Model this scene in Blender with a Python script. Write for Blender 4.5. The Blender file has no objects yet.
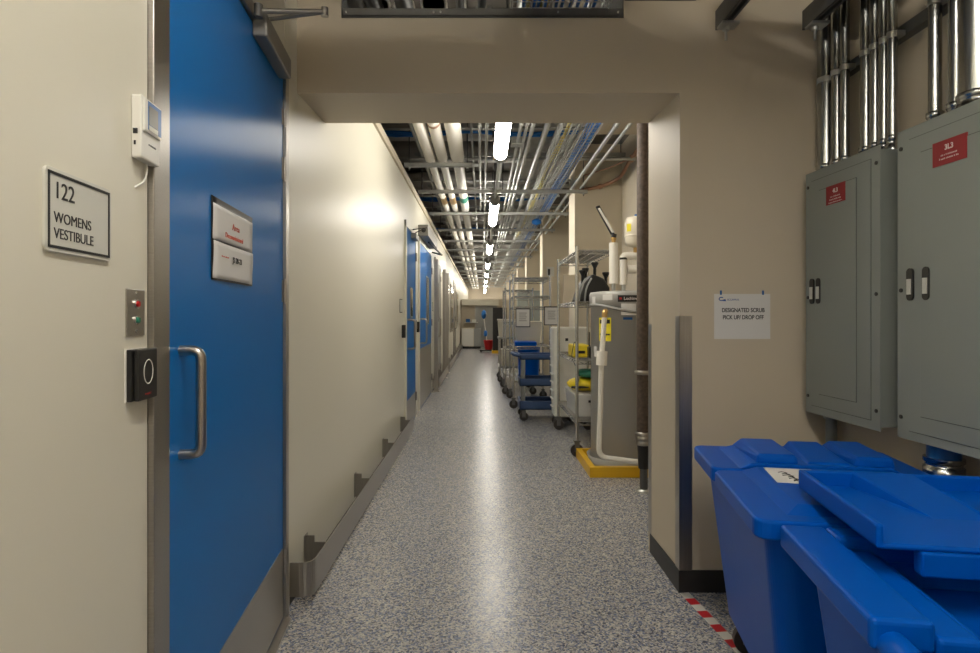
import bpy, math, random
from mathutils import Matrix, Vector
S = bpy.context.scene
C = S.collection
PI = math.pi

# ------------------------------------------------------------------ camera, world, exposure
cam_d = bpy.data.cameras.new('camera'); cam = bpy.data.objects.new('camera', cam_d); C.objects.link(cam)
cam.location = (0, 0, 1.2); cam.rotation_euler = (PI/2, 0, 0)
cam_d.sensor_width = 36; cam_d.lens = 36*600/980
cam_d.shift_x = 8/980; cam_d.shift_y = -10.5/980
cam_d.clip_start = .05; cam_d.clip_end = 100
S.camera = cam
S.view_settings.view_transform = 'Standard'; S.view_settings.look = 'None'
S.view_settings.gamma = 1; S.view_settings.use_curve_mapping = False
S.view_settings.exposure = 0.68
w = bpy.data.worlds.new('world'); S.world = w; w.use_nodes = True
w.node_tree.nodes['Background'].inputs[0].default_value = (1, .93, .82, 1)
w.node_tree.nodes['Background'].inputs[1].default_value = 0.05
LIGHT = (1.0, .94, .84)
CORRIDOR_E = 23.0      # emission strength of the corridor fixtures
NEAR_E = 34.0          # emission strength of the fixtures over the vestibule
S.cycles.max_bounces = 8
S.cycles.sample_clamp_indirect = 6
S.cycles.use_denoising = True

# ------------------------------------------------------------------ materials
MAT = {}
def mat(name, col, rough=.5, metal=0, spec=.5, noise=None, bump=None, coat=0, streak=None, emis=None, alpha=1, trans=0):
    m = bpy.data.materials.new(name); m.use_nodes = True; nt = m.node_tree; N = nt.nodes; L = nt.links
    b = N['Principled BSDF']
    b.inputs['Base Color'].default_value = (*col, 1); b.inputs['Roughness'].default_value = rough
    b.inputs['Metallic'].default_value = metal; b.inputs['Specular IOR Level'].default_value = spec
    b.inputs['Coat Weight'].default_value = coat; b.inputs['Coat Roughness'].default_value = .08
    if trans: b.inputs['Transmission Weight'].default_value = trans
    if emis:
        b.inputs['Emission Color'].default_value = (*emis[0], 1); b.inputs['Emission Strength'].default_value = emis[1]
    tc = N.new('ShaderNodeTexCoord')
    if noise:
        sc, amt = noise[0], noise[1]
        mp = N.new('ShaderNodeMapping'); L.new(tc.outputs['Object'], mp.inputs[0])
        if streak: mp.inputs['Scale'].default_value = streak
        n = N.new('ShaderNodeTexNoise'); n.inputs['Scale'].default_value = sc; n.inputs['Detail'].default_value = 4
        L.new(mp.outputs[0], n.inputs['Vector'])
        r = N.new('ShaderNodeMixRGB'); r.blend_type = 'MIX'
        r.inputs[1].default_value = (*[c*(1-amt) for c in col], 1); r.inputs[2].default_value = (*[min(1, c*(1+amt)) for c in col], 1)
        L.new(n.outputs['Fac'], r.inputs[0]); L.new(r.outputs[0], b.inputs['Base Color'])
        if len(noise) > 2:
            mr = N.new('ShaderNodeMapRange'); mr.inputs[3].default_value = max(.02, rough-noise[2]); mr.inputs[4].default_value = rough+noise[2]
            L.new(n.outputs['Fac'], mr.inputs[0]); L.new(mr.outputs[0], b.inputs['Roughness'])
    if bump:
        n2 = N.new('ShaderNodeTexNoise'); n2.inputs['Scale'].default_value = bump[0]; L.new(tc.outputs['Object'], n2.inputs['Vector'])
        bp = N.new('ShaderNodeBump'); bp.inputs['Strength'].default_value = bump[1]; bp.inputs['Distance'].default_value = .01
        L.new(n2.outputs['Fac'], bp.inputs['Height']); L.new(bp.outputs[0], b.inputs['Normal'])
    MAT[name] = m; return m
WALL = mat('cream_wall_paint', (.70, .675, .57), .34, noise=(1.2, .02, .04), bump=(30, .012))
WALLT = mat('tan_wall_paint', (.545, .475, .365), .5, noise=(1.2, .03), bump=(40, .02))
WALLC = mat('corridor_cream_paint', (.70, .62, .48), .5, noise=(1.2, .03), bump=(40, .02))
DECK = mat('dark_ceiling_deck', (.17, .155, .135), .8, noise=(3, .5), bump=(8, .3))
BLUEP = mat('glossy_blue_door_paint', (.0, .155, .50), .16, spec=.38, noise=(1, .05, .04), bump=(3, .01), coat=.3)
BIN = mat('blue_bin_plastic', (.0, .082, .45), .34, spec=.16, noise=(3, .06, .05))
STEEL = mat('brushed_stainless', (.40, .38, .35), .33, 1, noise=(8, .18, .08), streak=(30, 30, .6))
STEELH = mat('brushed_stainless_horizontal', (.42, .40, .36), .36, 1, noise=(8, .16, .08), streak=(.6, .6, 40))
GALV = mat('galvanized_steel', (.50, .51, .49), .38, .85, noise=(14, .22, .12))
GALVD = mat('dark_galvanized_strut', (.15, .15, .145), .5, .6, noise=(10, .25))
SHINY = mat('shiny_conduit_steel', (.42, .43, .42), .24, 1, noise=(6, .25, .08), streak=(8, 8, 1))
CHROME = mat('chrome_wire', (.58, .57, .54), .25, .9)
CLOSER = mat('aluminium_closer_paint', (.26, .25, .23), .45, .6)
PANEL = mat('grey_panel_enamel', (.235, .255, .235), .42, noise=(2, .06, .04))
PANELD = mat('grey_panel_groove', (.05, .055, .05), .6)
BLACK = mat('black_plastic', (.012, .012, .012), .35)
BIN.node_tree.nodes['Principled BSDF'].inputs['IOR'].default_value = 1.35
RUBBER = mat('black_rubber_base', (.018, .017, .016), .5)
WHITE = mat('white_plastic', (.72, .71, .66), .4)
PAPER = mat('white_paper', (.66, .65, .63), .7, noise=(4, .03))
SIGNP = mat('pale_sign_plastic', (.60, .60, .54), .4)
INK = mat('black_ink', (.015, .015, .015), .6)
INKR = mat('red_ink', (.55, .12, .08), .6)
INKB = mat('blue_ink', (.02, .08, .30), .6)
REDL = mat('red_label', (.27, .012, .018), .45)
INKW = mat('white_label_text', (.75, .7, .68), .6)
REDB = mat('red_button', (.5, .01, .01), .3)
GREENB = mat('green_button', (.01, .2, .12), .3)
SCREEN = mat('grey_lcd_screen', (.12, .12, .10), .3)
BLUEF = mat('blue_display_surround', (.01, .10, .32), .3)
INSUL = mat('white_pipe_jacket', (.80, .77, .70), .5, noise=(6, .04))
FOIL = mat('foil_duct_wrap', (.50, .48, .45), .45, .25, noise=(6, .35, .15), bump=(14, .6))
BLUEC = mat('blue_cable', (.015, .18, .58), .4)
YELC = mat('yellow_cable', (.6, .5, .12), .5)
HEAT = mat('grey_heater_enamel', (.40, .395, .375), .38, .1, noise=(2, .05))
HEATT = mat('light_grey_plastic_trim', (.27, .27, .255), .45)
YEL = mat('yellow_curb_paint', (.72, .42, .01), .4, noise=(6, .08))
YELB = mat('bright_yellow_plastic', (.78, .60, .02), .45)
YELL = mat('yellow_label', (.80, .68, .02), .5)
GRNB = mat('green_bag', (.02, .20, .13), .5, bump=(30, .3))
RUST = mat('rusty_dark_pipe', (.085, .060, .045), .65, noise=(45, .85), bump=(40, .3))
COPPER = mat('tan_copper_pipe', (.45, .25, .15), .4, .5)
BRASS = mat('brass_fitting', (.55, .36, .14), .35, .9)
CREAMP = mat('cream_tote_plastic', (.66, .62, .52), .45)
CARTB = mat('slate_blue_cart_plastic', (.035, .075, .18), .45, noise=(4, .1))
GREYD = mat('grey_door_enamel', (.30, .31, .30), .4)
GLASS = mat('dark_window_glass', (.03, .045, .04), .08, spec=.8)
TANKC = mat('cream_expansion_tank', (.70, .64, .52), .4)
WHEEL = mat('dark_caster_rubber', (.035, .03, .027), .5)
LENS = mat('fixture_lens_lit', (.9, .9, .85), .5, emis=(LIGHT, CORRIDOR_E))
LENSN = mat('vestibule_lens_lit', (.9, .9, .85), .5, emis=(LIGHT, NEAR_E))
FROST = mat('clear_sleeve_plastic', (.6, .6, .58), .2)

def smear(m, an, rough):
    nt = m.node_tree; b = nt.nodes['Principled BSDF']; g = nt.nodes.new('ShaderNodeTangent'); g.direction_type = 'RADIAL'; g.axis = 'Y'
    nt.links.new(g.outputs[0], b.inputs['Tangent']); b.inputs['Anisotropic'].default_value = an
    for l in list(b.inputs['Roughness'].links): nt.links.remove(l)
    b.inputs['Roughness'].default_value = rough
smear(BLUEP, .95, .32); BLUEP.node_tree.nodes['Principled BSDF'].inputs['Coat Weight'].default_value = 0
def tape_mat():
    m = bpy.data.materials.new('red_white_tape'); m.use_nodes = True; nt = m.node_tree
    b = nt.nodes['Principled BSDF']; tc = nt.nodes.new('ShaderNodeTexCoord'); sx = nt.nodes.new('ShaderNodeSeparateXYZ')
    a = nt.nodes.new('ShaderNodeMath'); a.operation = 'MULTIPLY'; a.inputs[1].default_value = 1/.108
    f = nt.nodes.new('ShaderNodeMath'); f.operation = 'FRACT'; g = nt.nodes.new('ShaderNodeMath'); g.operation = 'GREATER_THAN'; g.inputs[1].default_value = .5
    x = nt.nodes.new('ShaderNodeMixRGB'); x.inputs[1].default_value = (.60, .58, .53, 1); x.inputs[2].default_value = (.50, .012, .02, 1)
    nt.links.new(tc.outputs['Object'], sx.inputs[0]); nt.links.new(sx.outputs['X'], a.inputs[0]); nt.links.new(a.outputs[0], f.inputs[0])
    nt.links.new(f.outputs[0], g.inputs[0]); nt.links.new(g.outputs[0], x.inputs[0]); nt.links.new(x.outputs[0], b.inputs['Base Color'])
    b.inputs['Roughness'].default_value = .4
    return m
TAPE = tape_mat()
def floor_mat():
    m = bpy.data.materials.new('speckled_epoxy_floor'); m.use_nodes = True; nt = m.node_tree; N = nt.nodes; L = nt.links
    b = N['Principled BSDF']; tc = N.new('ShaderNodeTexCoord')
    def layer(scale, seed):
        mp = N.new('ShaderNodeMapping'); mp.inputs['Location'].default_value = (seed, seed*2, 0); L.new(tc.outputs['Object'], mp.inputs[0])
        v = N.new('ShaderNodeTexVoronoi'); v.inputs['Scale'].default_value = scale; L.new(mp.outputs[0], v.inputs['Vector'])
        s = N.new('ShaderNodeSeparateColor'); L.new(v.outputs['Color'], s.inputs[0]); return s.outputs[0]
    r = N.new('ShaderNodeValToRGB'); r.color_ramp.interpolation = 'CONSTANT'
    cols = [(0, (.045, .055, .085)), (.13, (.115, .15, .26)), (.26, (.27, .26, .25)), (.40, (.50, .47, .42)), (.58, (.38, .37, .36)), (.74, (.155, .19, .29)), (.86, (.62, .59, .53))]
    e = r.color_ramp.elements; e[0].position = 0; e[0].color = (*cols[0][1], 1); e[1].position = cols[1][0]; e[1].color = (*cols[1][1], 1)
    for p, c in cols[2:]: q = e.new(p); q.color = (*c, 1)
    L.new(layer(150, 0), r.inputs[0])
    r2 = N.new('ShaderNodeValToRGB'); r2.color_ramp.interpolation = 'CONSTANT'
    e = r2.color_ramp.elements; e[0].color = (.36, .35, .34, 1); e[1].position = .75; e[1].color = (.10, .13, .22, 1)
    L.new(layer(260, 3.3), r2.inputs[0])
    x = N.new('ShaderNodeMixRGB'); x.inputs[0].default_value = .22; L.new(r.outputs[0], x.inputs[1]); L.new(r2.outputs[0], x.inputs[2])
    L.new(x.outputs[0], b.inputs['Base Color'])
    n = N.new('ShaderNodeTexNoise'); n.inputs['Scale'].default_value = 60; L.new(tc.outputs['Object'], n.inputs['Vector'])
    bp = N.new('ShaderNodeBump'); bp.inputs['Strength'].default_value = .12; bp.inputs['Distance'].default_value = .004
    L.new(n.outputs['Fac'], bp.inputs['Height']); L.new(bp.outputs[0], b.inputs['Normal'])
    b.inputs['Roughness'].default_value = .26; b.inputs['Specular IOR Level'].default_value = .5
    return m
FLOOR = floor_mat()

# ------------------------------------------------------------------ mesh helpers
class MB:
    def __init__(s): s.v = []; s.f = []; s.sm = []
    def add(s, vs, fs, smooth=False):
        n = len(s.v); s.v += [tuple(p) for p in vs]
        for f in fs: s.f.append([n+i for i in f]); s.sm.append(smooth)
        return s
    def box(s, x0, x1, y0, y1, z0, z1):
        if x0 > x1: x0, x1 = x1, x0
        if y0 > y1: y0, y1 = y1, y0
        if z0 > z1: z0, z1 = z1, z0
        return s.add([(x0,y0,z0),(x1,y0,z0),(x1,y1,z0),(x0,y1,z0),(x0,y0,z1),(x1,y0,z1),(x1,y1,z1),(x0,y1,z1)],
              [(0,3,2,1),(4,5,6,7),(0,1,5,4),(1,2,6,5),(2,3,7,6),(3,0,4,7)])
    def hexa(s, b, t):      # bottom and top quads, counter-clockwise from above
        return s.add(list(b)+list(t), [(0,3,2,1),(4,5,6,7),(0,1,5,4),(1,2,6,5),(2,3,7,6),(3,0,4,7)])
    def prism(s, poly, fn, a, b):   # poly (ccw) swept from a to b; fn(u, v, w) -> xyz
        n = len(poly)
        vs = [fn(u, v, a) for u, v in poly] + [fn(u, v, b) for u, v in poly]
        fs = [tuple(range(n))[::-1], tuple(range(n, 2*n))] + [(i, (i+1) % n, n+(i+1) % n, n+i) for i in range(n)]
        return s.add(vs, fs)
    def tube(s, pts, r, seg=10, caps=True, smooth=True):
        pts = [Vector(p) for p in pts]; n = len(pts); rs = r if isinstance(r, (list, tuple)) else [r]*n
        T = []
        for i in range(n):
            if i == 0: t = pts[1]-pts[0]
            elif i == n-1: t = pts[-1]-pts[-2]
            else: t = (pts[i+1]-pts[i]).normalized() + (pts[i]-pts[i-1]).normalized()
            T.append(t.normalized() if t.length > 1e-9 else T[-1])
        up = Vector((0, 0, 1)) if abs(T[0].z) < .9 else Vector((1, 0, 0))
        a = T[0].cross(up).normalized(); vs = []
        for i in range(n):
            a = (a - T[i]*a.dot(T[i])).normalized(); b = T[i].cross(a)
            for k in range(seg):
                q = 2*PI*k/seg; vs.append(pts[i] + (a*math.cos(q) + b*math.sin(q))*rs[i])
        fs = [(i*seg+k, i*seg+(k+1) % seg, (i+1)*seg+(k+1) % seg, (i+1)*seg+k) for i in range(n-1) for k in range(seg)]
        s.add(vs, fs, smooth)
        if caps:
            s.add([vs[k] for k in range(seg)], [tuple(range(seg))[::-1]]); s.add([vs[(n-1)*seg+k] for k in range(seg)], [tuple(range(seg))])
        return s
    def cyl(s, p, q, r, seg=20, r2=None): return s.tube([p, q], [r, r if r2 is None else r2], seg)
    def lathe(s, prof, cx=0, cy=0, seg=40):   # prof = [(r, z)]
        n = len(prof); vs = []
        for r, z in prof:
            for k in range(seg):
                q = 2*PI*k/seg; vs.append((cx+r*math.cos(q), cy+r*math.sin(q), z))
        s.add(vs, [(i*seg+k, i*seg+(k+1) % seg, (i+1)*seg+(k+1) % seg, (i+1)*seg+k) for i in range(n-1) for k in range(seg)], True)
        if prof[0][0] > 1e-4: s.add(vs[:seg], [tuple(range(seg))[::-1]])
        if prof[-1][0] > 1e-4: s.add(vs[-seg:], [tuple(range(seg))])
        return s
def arc(pts, r, n=5):       # round the inner corners of a polyline
    P = [Vector(p) for p in pts]; out = [P[0]]
    for i in range(1, len(P)-1):
        a = (P[i-1]-P[i]); b = (P[i+1]-P[i]); rr = min(r, a.length*.49, b.length*.49)
        a = P[i]+a.normalized()*rr; b = P[i]+b.normalized()*rr
        for k in range(n+1):
            t = k/n; out.append(a*(1-t)**2 + P[i]*2*t*(1-t) + b*t*t)
    return out+[P[-1]]
def rrect(x0, x1, y0, y1, r, n=5):
    out = []
    for cx, cy, q0 in ((x1-r, y0+r, -PI/2), (x1-r, y1-r, 0), (x0+r, y1-r, PI/2), (x0+r, y0+r, PI)):
        for k in range(n+1): q = q0+PI/2*k/n; out.append((cx+r*math.cos(q), cy+r*math.sin(q)))
    return out
def obj(name, mb, m, parent=None, M=None, bev=0, seg=2, label=None):
    me = bpy.data.meshes.new(name); me.from_pydata(mb.v, [], mb.f); me.update()
    me.polygons.foreach_set('use_smooth', mb.sm)
    me.materials.append(m); o = bpy.data.objects.new(name, me); C.objects.link(o)
    if parent: o.parent = parent
    if M is not None: o.matrix_local = M
    if bev:
        b = o.modifiers.new('bevel', 'BEVEL'); b.width = bev; b.segments = seg; b.limit_method = 'ANGLE'; b.angle_limit = .6
    if label: o['label'] = label
    return o
def struct(name, mb, m, **k):
    o = obj(name, mb, m, **k)
    if not o.parent: o['kind'] = 'structure'
    return o
def tag(o, label, cat, group=None):
    o['label'] = label; o['category'] = cat
    if group: o['group'] = group
    return o
def thing(name, label, cat, M=None, loc=None, group=None):
    o = bpy.data.objects.new(name, None); C.objects.link(o); o.empty_display_size = .1
    if M is not None: o.matrix_world = M
    elif loc: o.location = loc
    return tag(o, label, cat, group)
def dup(root, loc, label, group=None, names=None):
    r = root.copy(); C.objects.link(r); r.location = loc; r['label'] = label
    if group: r['group'] = group
    for ch in list(root.children):
        c = ch.copy(); C.objects.link(c); c.parent = r
        for g in list(ch.children): d = g.copy(); C.objects.link(d); d.parent = c
    return r
def text_mb(body, size, depth=.0006, align='LEFT', sx=1.0, bold=0):
    cu = bpy.data.curves.new('lettering', 'FONT'); cu.body = body; cu.size = size; cu.extrude = depth; cu.align_x = align; cu.offset = bold
    o = bpy.data.objects.new('lettering', cu); C.objects.link(o); bpy.context.view_layer.update()
    me = bpy.data.meshes.new_from_object(o.evaluated_get(bpy.context.evaluated_depsgraph_get()))
    mb = MB(); mb.add([(v.co.x*sx, v.co.y, v.co.z) for v in me.vertices], [tuple(p.vertices) for p in me.polygons])
    bpy.data.objects.remove(o); bpy.data.curves.remove(cu); bpy.data.meshes.remove(me)
    return mb
def text(name, body, size, m, parent, x, y, z, **k):
    return obj(name, text_mb(body, size, **k), m, parent, Matrix.Translation((x, y, z)))
def print_row(x0, x1, y, h, z, seed):      # a row of tiny illegible print as separate strokes
    q = random.Random(seed); mb = MB(); x = x0
    while x < x1:
        w_ = h*q.uniform(.25, .6); k = q.uniform(.6, 1)
        mb.box(x, min(x1, x+w_*.5), y, y+h*k, z-.0004, z+.0003); mb.box(x, min(x1, x+w_), y+h*.4*k, y+h*.6*k, z-.0004, z+.0003); x += w_+h*(.25 if q.random() > .2 else .7)
    return mb
def frame(o, ax):           # local x along the wall, local y up, local z out of the wall
    x = Vector(ax).normalized(); y = Vector((0, 0, 1)); z = x.cross(y)
    M = Matrix((x, y, z)).transposed().to_4x4(); M.translation = Vector(o); return M
LW = frame((-.783, 2.36, 0), (-.098, 1, 0))      # near left wall (the door's plane)
CW = frame((-.805, 0, 0), (0, 1, 0))             # corridor left wall, x = world y
FW = frame((0, 2.61, 0), (1, 0, 0))              # wall facing the camera, x = world x
RW = frame((1.54, 2.61, 0), (0, -1, 0))          # near right wall
T3 = Matrix.Translation

# ------------------------------------------------------------------ the room
struct('floor', MB().box(-3.2, 3.2, -3.2, 36, -.1, 0), FLOOR)
struct('ceiling', MB().box(-3.2, 3.2, -3.2, 36, 3.35, 3.45), DECK)
wl = struct('wall_left', MB().box(-3.2, -1.166, 0, 3.35, -.14, 0).box(-1.166, .05, 2.20, 3.35, -.14, 0), WALL, M=LW)
# corridor wall: solid, doors are set on it
struct('wall_left_corridor', MB().box(-.945, -.805, 2.425, 35, 0, 2.62), WALL)
struct('wall_left_return', MB().box(-.95, -.783, 2.38, 2.44, 0, 3.35), WALL)
struct('trim_1', MB().box(-.95, -.785, 3.08, 35, 2.62, 2.69), WALLT)
struct('wall_left_outer', MB().box(-3.2, -3.1, 2.4, 35, 0, 3.35), DECK)
struct('wall_left_upper', MB().box(-3.1, -.95, 2.5, 2.6, 0, 3.35), DECK)
# the wall with the portal
hd = MB()
hd.hexa([(.861, 2.61, 0), (1.68, 2.61, 0), (1.68, 3.08, 0), (.855, 3.08, 0)], [(.861, 2.61, 2.17), (1.68, 2.61, 2.17), (1.68, 3.08, 2.19), (.855, 3.08, 2.19)])
hd.hexa([(-.95, 2.61, 2.17), (1.68, 2.61, 2.17), (1.68, 3.08, 2.19), (-.95, 3.08, 2.19)], [(-.95, 2.61, 2.5), (1.68, 2.61, 2.5), (1.68, 3.08, 2.5), (-.95, 3.08, 2.5)])
hd.box(-.95, -.61, 2.61, 3.08, 2.50, 3.35); hd.box(.615, 1.68, 2.61, 3.08, 2.575, 3.35)
hd.box(.615, 1.68, 2.61, 3.08, 2.50, 2.575)
hd.box(-.61, .615, 2.61, 3.08, 2.92, 3.35)
struct('wall_front', hd, WALLT)
struct('wall_right', MB().box(1.54, 1.68, -3.2, 2.61, 0, 3.35), WALLT)
struct('wall_back', MB().box(-1.2, 1.68, -3.2, -3.1, 0, 3.35), WALLT)
struct('wall_right_corridor', MB().box(1.75, 1.9, 3.08, 35, 0, 3.35), WALLC)
struct('wall_alcove', MB().box(1.68, 1.9, 2.9, 3.08, 0, 3.35), WALLT)
struct('wall_end', MB().box(-3.1, 1.75, 35, 35.15, 0, 3.35), WALLT)
struct('wall_partition', MB().box(-.805, 1.75, 22.6, 22.75, 0, 1.82), WALLT)
for i, yy in enumerate((7.5, 11.5, 15.6, 19.6, 23.8, 28.0)):
    struct('wall_column', MB().box(1.16, 1.75, yy, yy+.5, 0, 3.35), WALLC)
struct('wall_beam', MB().box(.95, 1.75, 5.6, 5.95, 3.0, 3.35), WALLT)
# black rubber base
b = MB().prism([(.853, 3.05), (.853, 2.602), (1.54, 2.602), (1.54, 2.61), (.861, 2.61), (.861, 3.05)], lambda u, v, w: (u, v, w), 0, .095)
struct('baseboard_front', b, RUBBER)
struct('baseboard_right', MB().box(1.532, 1.54, -3.1, 2.6, 0, .095), RUBBER)
struct('baseboard_left', MB().box(-3.1, -1.17, 0, .095, 0, .008), RUBBER, M=LW)
struct('baseboard_corridor', MB().box(-.805, -.797, 2.44, 6.15, 0, .04), RUBBER)
# stainless corner guard
g = MB().box(.858, .913, 2.606, 2.61, .095, 1.2).box(.857, .861, 2.606, 2.66, .095, 1.2)
tag(obj('corner_guard', g, STEEL), 'tall stainless steel corner guard on the near edge of the portal jamb', 'corner guard')
g = MB().box(.855, .861, 3.03, 3.085, .095, 1.16)
tag(obj('corner_guard', g, STEEL), 'thin stainless steel corner guard on the far edge of the portal jamb', 'corner guard')
# dark steel sleeve of the opening above the portal
t = thing('cable_opening_frame', 'dark steel framed opening for cable tray high above the corridor entrance', 'frame', loc=(0, 2.61, 2.5))
s = MB().box(-.61, .615, -.006, .47, 0, .006).box(-.61, .615, -.006, 0, -.004, .035)
s.box(-.61, -.604, -.006, .47, 0, .42).box(.609, .615, -.006, .47, 0, .42).box(-.61, .615, -.006, .47, .414, .42)
obj('sleeve', s, GALVD, t)
for x in (-.59, -.21, -.18, .33, .59): obj('bolt', MB().cyl((x, -.012, .018), (x, -.004, .018), .004, 8), GALV, t)
tag(obj('metal_edge_strip', MB().box(.62, .93, 2.596, 2.61, 2.572, 2.60), GALVD), 'dark metal strip high on the wall right of the cable opening', 'trim strip')

# ------------------------------------------------------------------ blue door on the left
# the leaf is hinged on the far side; frame on both jambs and head
struct('wall_left_core', MB().box(-1.17, .02, 0, 2.2, -.14, -.07), WALL, M=LW)
t = bpy.data.objects.new('door_1', None); C.objects.link(t); t.matrix_world = LW; t['kind'] = 'structure'
t['label'] = 'tall glossy blue door with a steel pull handle and kick plate at the left'
fr = MB().box(-1.163, -1.095, 0, 2.20, -.06, .012).box(-1.090, -1.070, 0, 2.18, -.06, .004).box(-1.095, -1.090, 0, 2.18, -.06, -.01)
fr.box(.004, .05, 0, 2.20, -.06, .012).box(-1.163, .05, 2.155, 2.20, -.06, .012)
obj('door_frame', fr, STEEL, t, bev=.002)
leaf = obj('door_leaf', MB().box(-1.066, 0, .012, 2.15, -.05, 0), BLUEP, t, bev=.0015)
obj('door_edge', MB().box(-1.068, -1.062, .012, 2.15, -.05, .001), STEEL, t)
obj('kick_plate', MB().box(-1.04, -.012, .02, .29, 0, .0025), STEELH, t)
obj('threshold', MB().box(-1.07, .004, 0, .012, -.05, .03), STEEL, t)
pts = arc([(-1.004, 1.122, 0), (-1.004, 1.122, .046), (-1.004, .886, .046), (-1.004, .886, 0)], .035, 6)
obj('pull_handle', MB().tube(pts, .0115, 14), STEEL, t)
for z0, z1 in ((1.95, 2.01), (1.735, 1.82), (1.255, 1.34), (.19, .28)):
    hb = MB().cyl((.001, z0, .007), (.001, z1, .007), .007, 12).cyl((.001, z0-.006, .007), (.001, z0, .007), .005, 10).cyl((.001, z1, .007), (.001, z1+.006, .007), .005, 10)
    hb.box(-.02, .022, z0, z1, -.002, .002)
    obj('hinge', hb, STEEL, t)
# door closer
t = thing('door_closer', 'grey hydraulic door closer with scissor arm at the top of the blue door', 'door closer', M=LW @ T3((-.35, 2.05, 0)))
obj('closer_body', MB().box(-.078, .28, .055, .13, .0, .047), CLOSER, t, bev=.005)
am = MB().cyl((-.117, .135, .03), (-.117, .095, .03), .014, 14)
obj('spindle', am, GALVD, t)
A = Vector((-.117, .115, .03)); E = Vector((-.06, .15, .227)); B = Vector((-.02, .135, .03))
obj('arm', MB().tube([A, E], .009, 8), CLOSER, t); obj('arm', MB().tube([B, E], .007, 8), CLOSER, t)
obj('elbow', MB().cyl(E+Vector((0, -.014, 0)), E+Vector((0, .014, 0)), .012, 12), STEEL, t)
# taped paper notice
t = thing('paper_notice', 'two-part white notice in clear sleeves taped to the blue door', 'notice', M=LW @ T3((-.62, 1.40, .0015)))
def sheet(u0, u1, v0, v1, z=.002, warp=.006, nx=8, ny=8, skew=0, th=.0008):
    mb = MB(); vs = []
    for k in (0, 1):
        for j in range(ny+1):
            for i in range(nx+1):
                a, c = i/nx, j/ny
                vs.append((u0+(u1-u0)*a+skew*c, v0+(v1-v0)*c, z+th*k+warp*math.sin(PI*a)*(1-c)*.6+warp*.5*math.sin(3*a+2*c)**2))
    W = nx+1; H = (nx+1)*(ny+1); fs = []
    for j in range(ny):
        for i in range(nx):
            q = j*W+i; fs.append((H+q, H+q+1, H+q+W+1, H+q+W)); fs.append((q, q+W, q+W+1, q+1))
    for i in range(nx):
        fs.append((i, i+1, H+i+1, H+i)); q = ny*W+i; fs.append((q+1, q, H+q, H+q+1))
    for j in range(ny):
        q = j*W; fs.append((q+W, q, H+q, H+q+W)); q = j*W+nx; fs.append((q, q+W, H+q+W, H+q))
    return mb.add(vs, fs, True)
obj('sleeve_back', sheet(-.187, .187, -.105, .115, z=0, warp=0), BLACK, t)
obj('upper_sheet', sheet(-.180, .180, .003, .097, z=.0012, warp=.003), PAPER, t)
obj('lower_sheet', sheet(-.180, .180, -.100, -.001, z=.0012, warp=.006), PAPER, t)
text('lettering', 'Area', .026, INKR, t, -.03, .046, .0055, sx=1.3); text('lettering', 'Decommissioned', .020, INKR, t, -.09, .018, .0055, sx=1.15)
text('lettering', 'JS 28-21', .022, INK, t, -.04, -.048, .0098, sx=1.2, bold=.0004); obj('faint_print', print_row(-.13, -.07, -.040, .004, .0085, 5), INKR, t)
# ------------------------------------------------------------------ things on the near left wall
t = thing('room_sign', 'pale framed room sign reading 122 WOMENS VESTIBULE on the left wall', 'sign', M=LW @ T3((-1.411, 1.358, 0)))
obj('backing', MB().prism(rrect(-.089, .096, -.063, .062, .010), lambda u, v, w: (u, v, w), 0, .005), SIGNP, t, bev=.001)
rim = MB()
for r0, r1, h in ((.088, .083, .0062),):
    rim.box(-.083, .089, .052, .056, .004, h).box(-.083, .089, -.057, -.053, .004, h).box(-.083, -.079, -.057, .056, .004, h).box(.085, .089, -.057, .056, .004, h)
obj('border', rim, INK, t)
text('lettering', '122', .036, INK, t, -.069, .018, .0052); text('lettering', 'WOMENS', .0225, INK, t, -.069, -.018, .0052, sx=1.02)
text('lettering', 'VESTIBULE', .0225, INK, t, -.069, -.042, .0052, sx=1.02)

t = thing('temperature_logger', 'small white data logger with a blue-edged screen beside the door frame', 'data logger', M=LW @ T3((-1.1925, 1.558, 0)) @ Matrix.Diagonal((1.03, 1, .70, 1)))
obj('housing', MB().box(-.04, .038, -.058, .062, 0, .028), WHITE, t, bev=.004, seg=3)
obj('face', MB().box(-.036, .034, -.006, .058, .026, .034), WHITE, t, bev=.003)
obj('display_surround', MB().box(-.024, .032, .000, .055, .033, .0348), BLUEF, t)
obj('screen', MB().box(-.021, .016, .010, .047, .0345, .0356), SCREEN, t)
obj('keypad', MB().box(-.021, .016, -.001, .009, .0345, .0358), SIGNP, t)
obj('port', MB().box(-.0412, -.039, -.013, -.003, .006, .018), BLACK, t); obj('port', MB().box(-.0412, -.039, -.034, -.026, .008, .013), BLACK, t)
obj('hanging_loop', MB().tube(arc([(-.01, .06, .004), (-.01, .072, .004), (.008, .072, .004), (.008, .06, .004)], .005, 4), .0022, 6), WHITE, t)
obj('cable', MB().tube(arc([(.0, -.055, .015), (.004, -.075, .014), (.0, -.095, .010), (-.025, -.112, .0)], .02, 5), .0022, 8), WHITE, t)
obj('faint_print', print_row(-.012, .018, -.028, .004, .0283, 3), INK, t)

t = thing('button_plate', 'small steel switch plate with a red and a green button beside the door', 'switch plate', M=LW @ T3((-1.219, 1.207, 0)))
obj('plate', MB().box(-.036, .036, -.045, .044, 0, .003), STEEL, t, bev=.001)
for v, m_ in ((.016, REDB), (-.015, GREENB)):
    r_ = obj('button_ring', MB().cyl((0, v, .002), (0, v, .006), .0085, 18), CHROME, t); obj('button', MB().cyl((0, v, .005), (0, v, .009), .0055, 16), m_, t)
for v in (.036, -.036): obj('screw', MB().cyl((0, v, .002), (0, v, .0045), .003, 10), CHROME, t)

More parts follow.
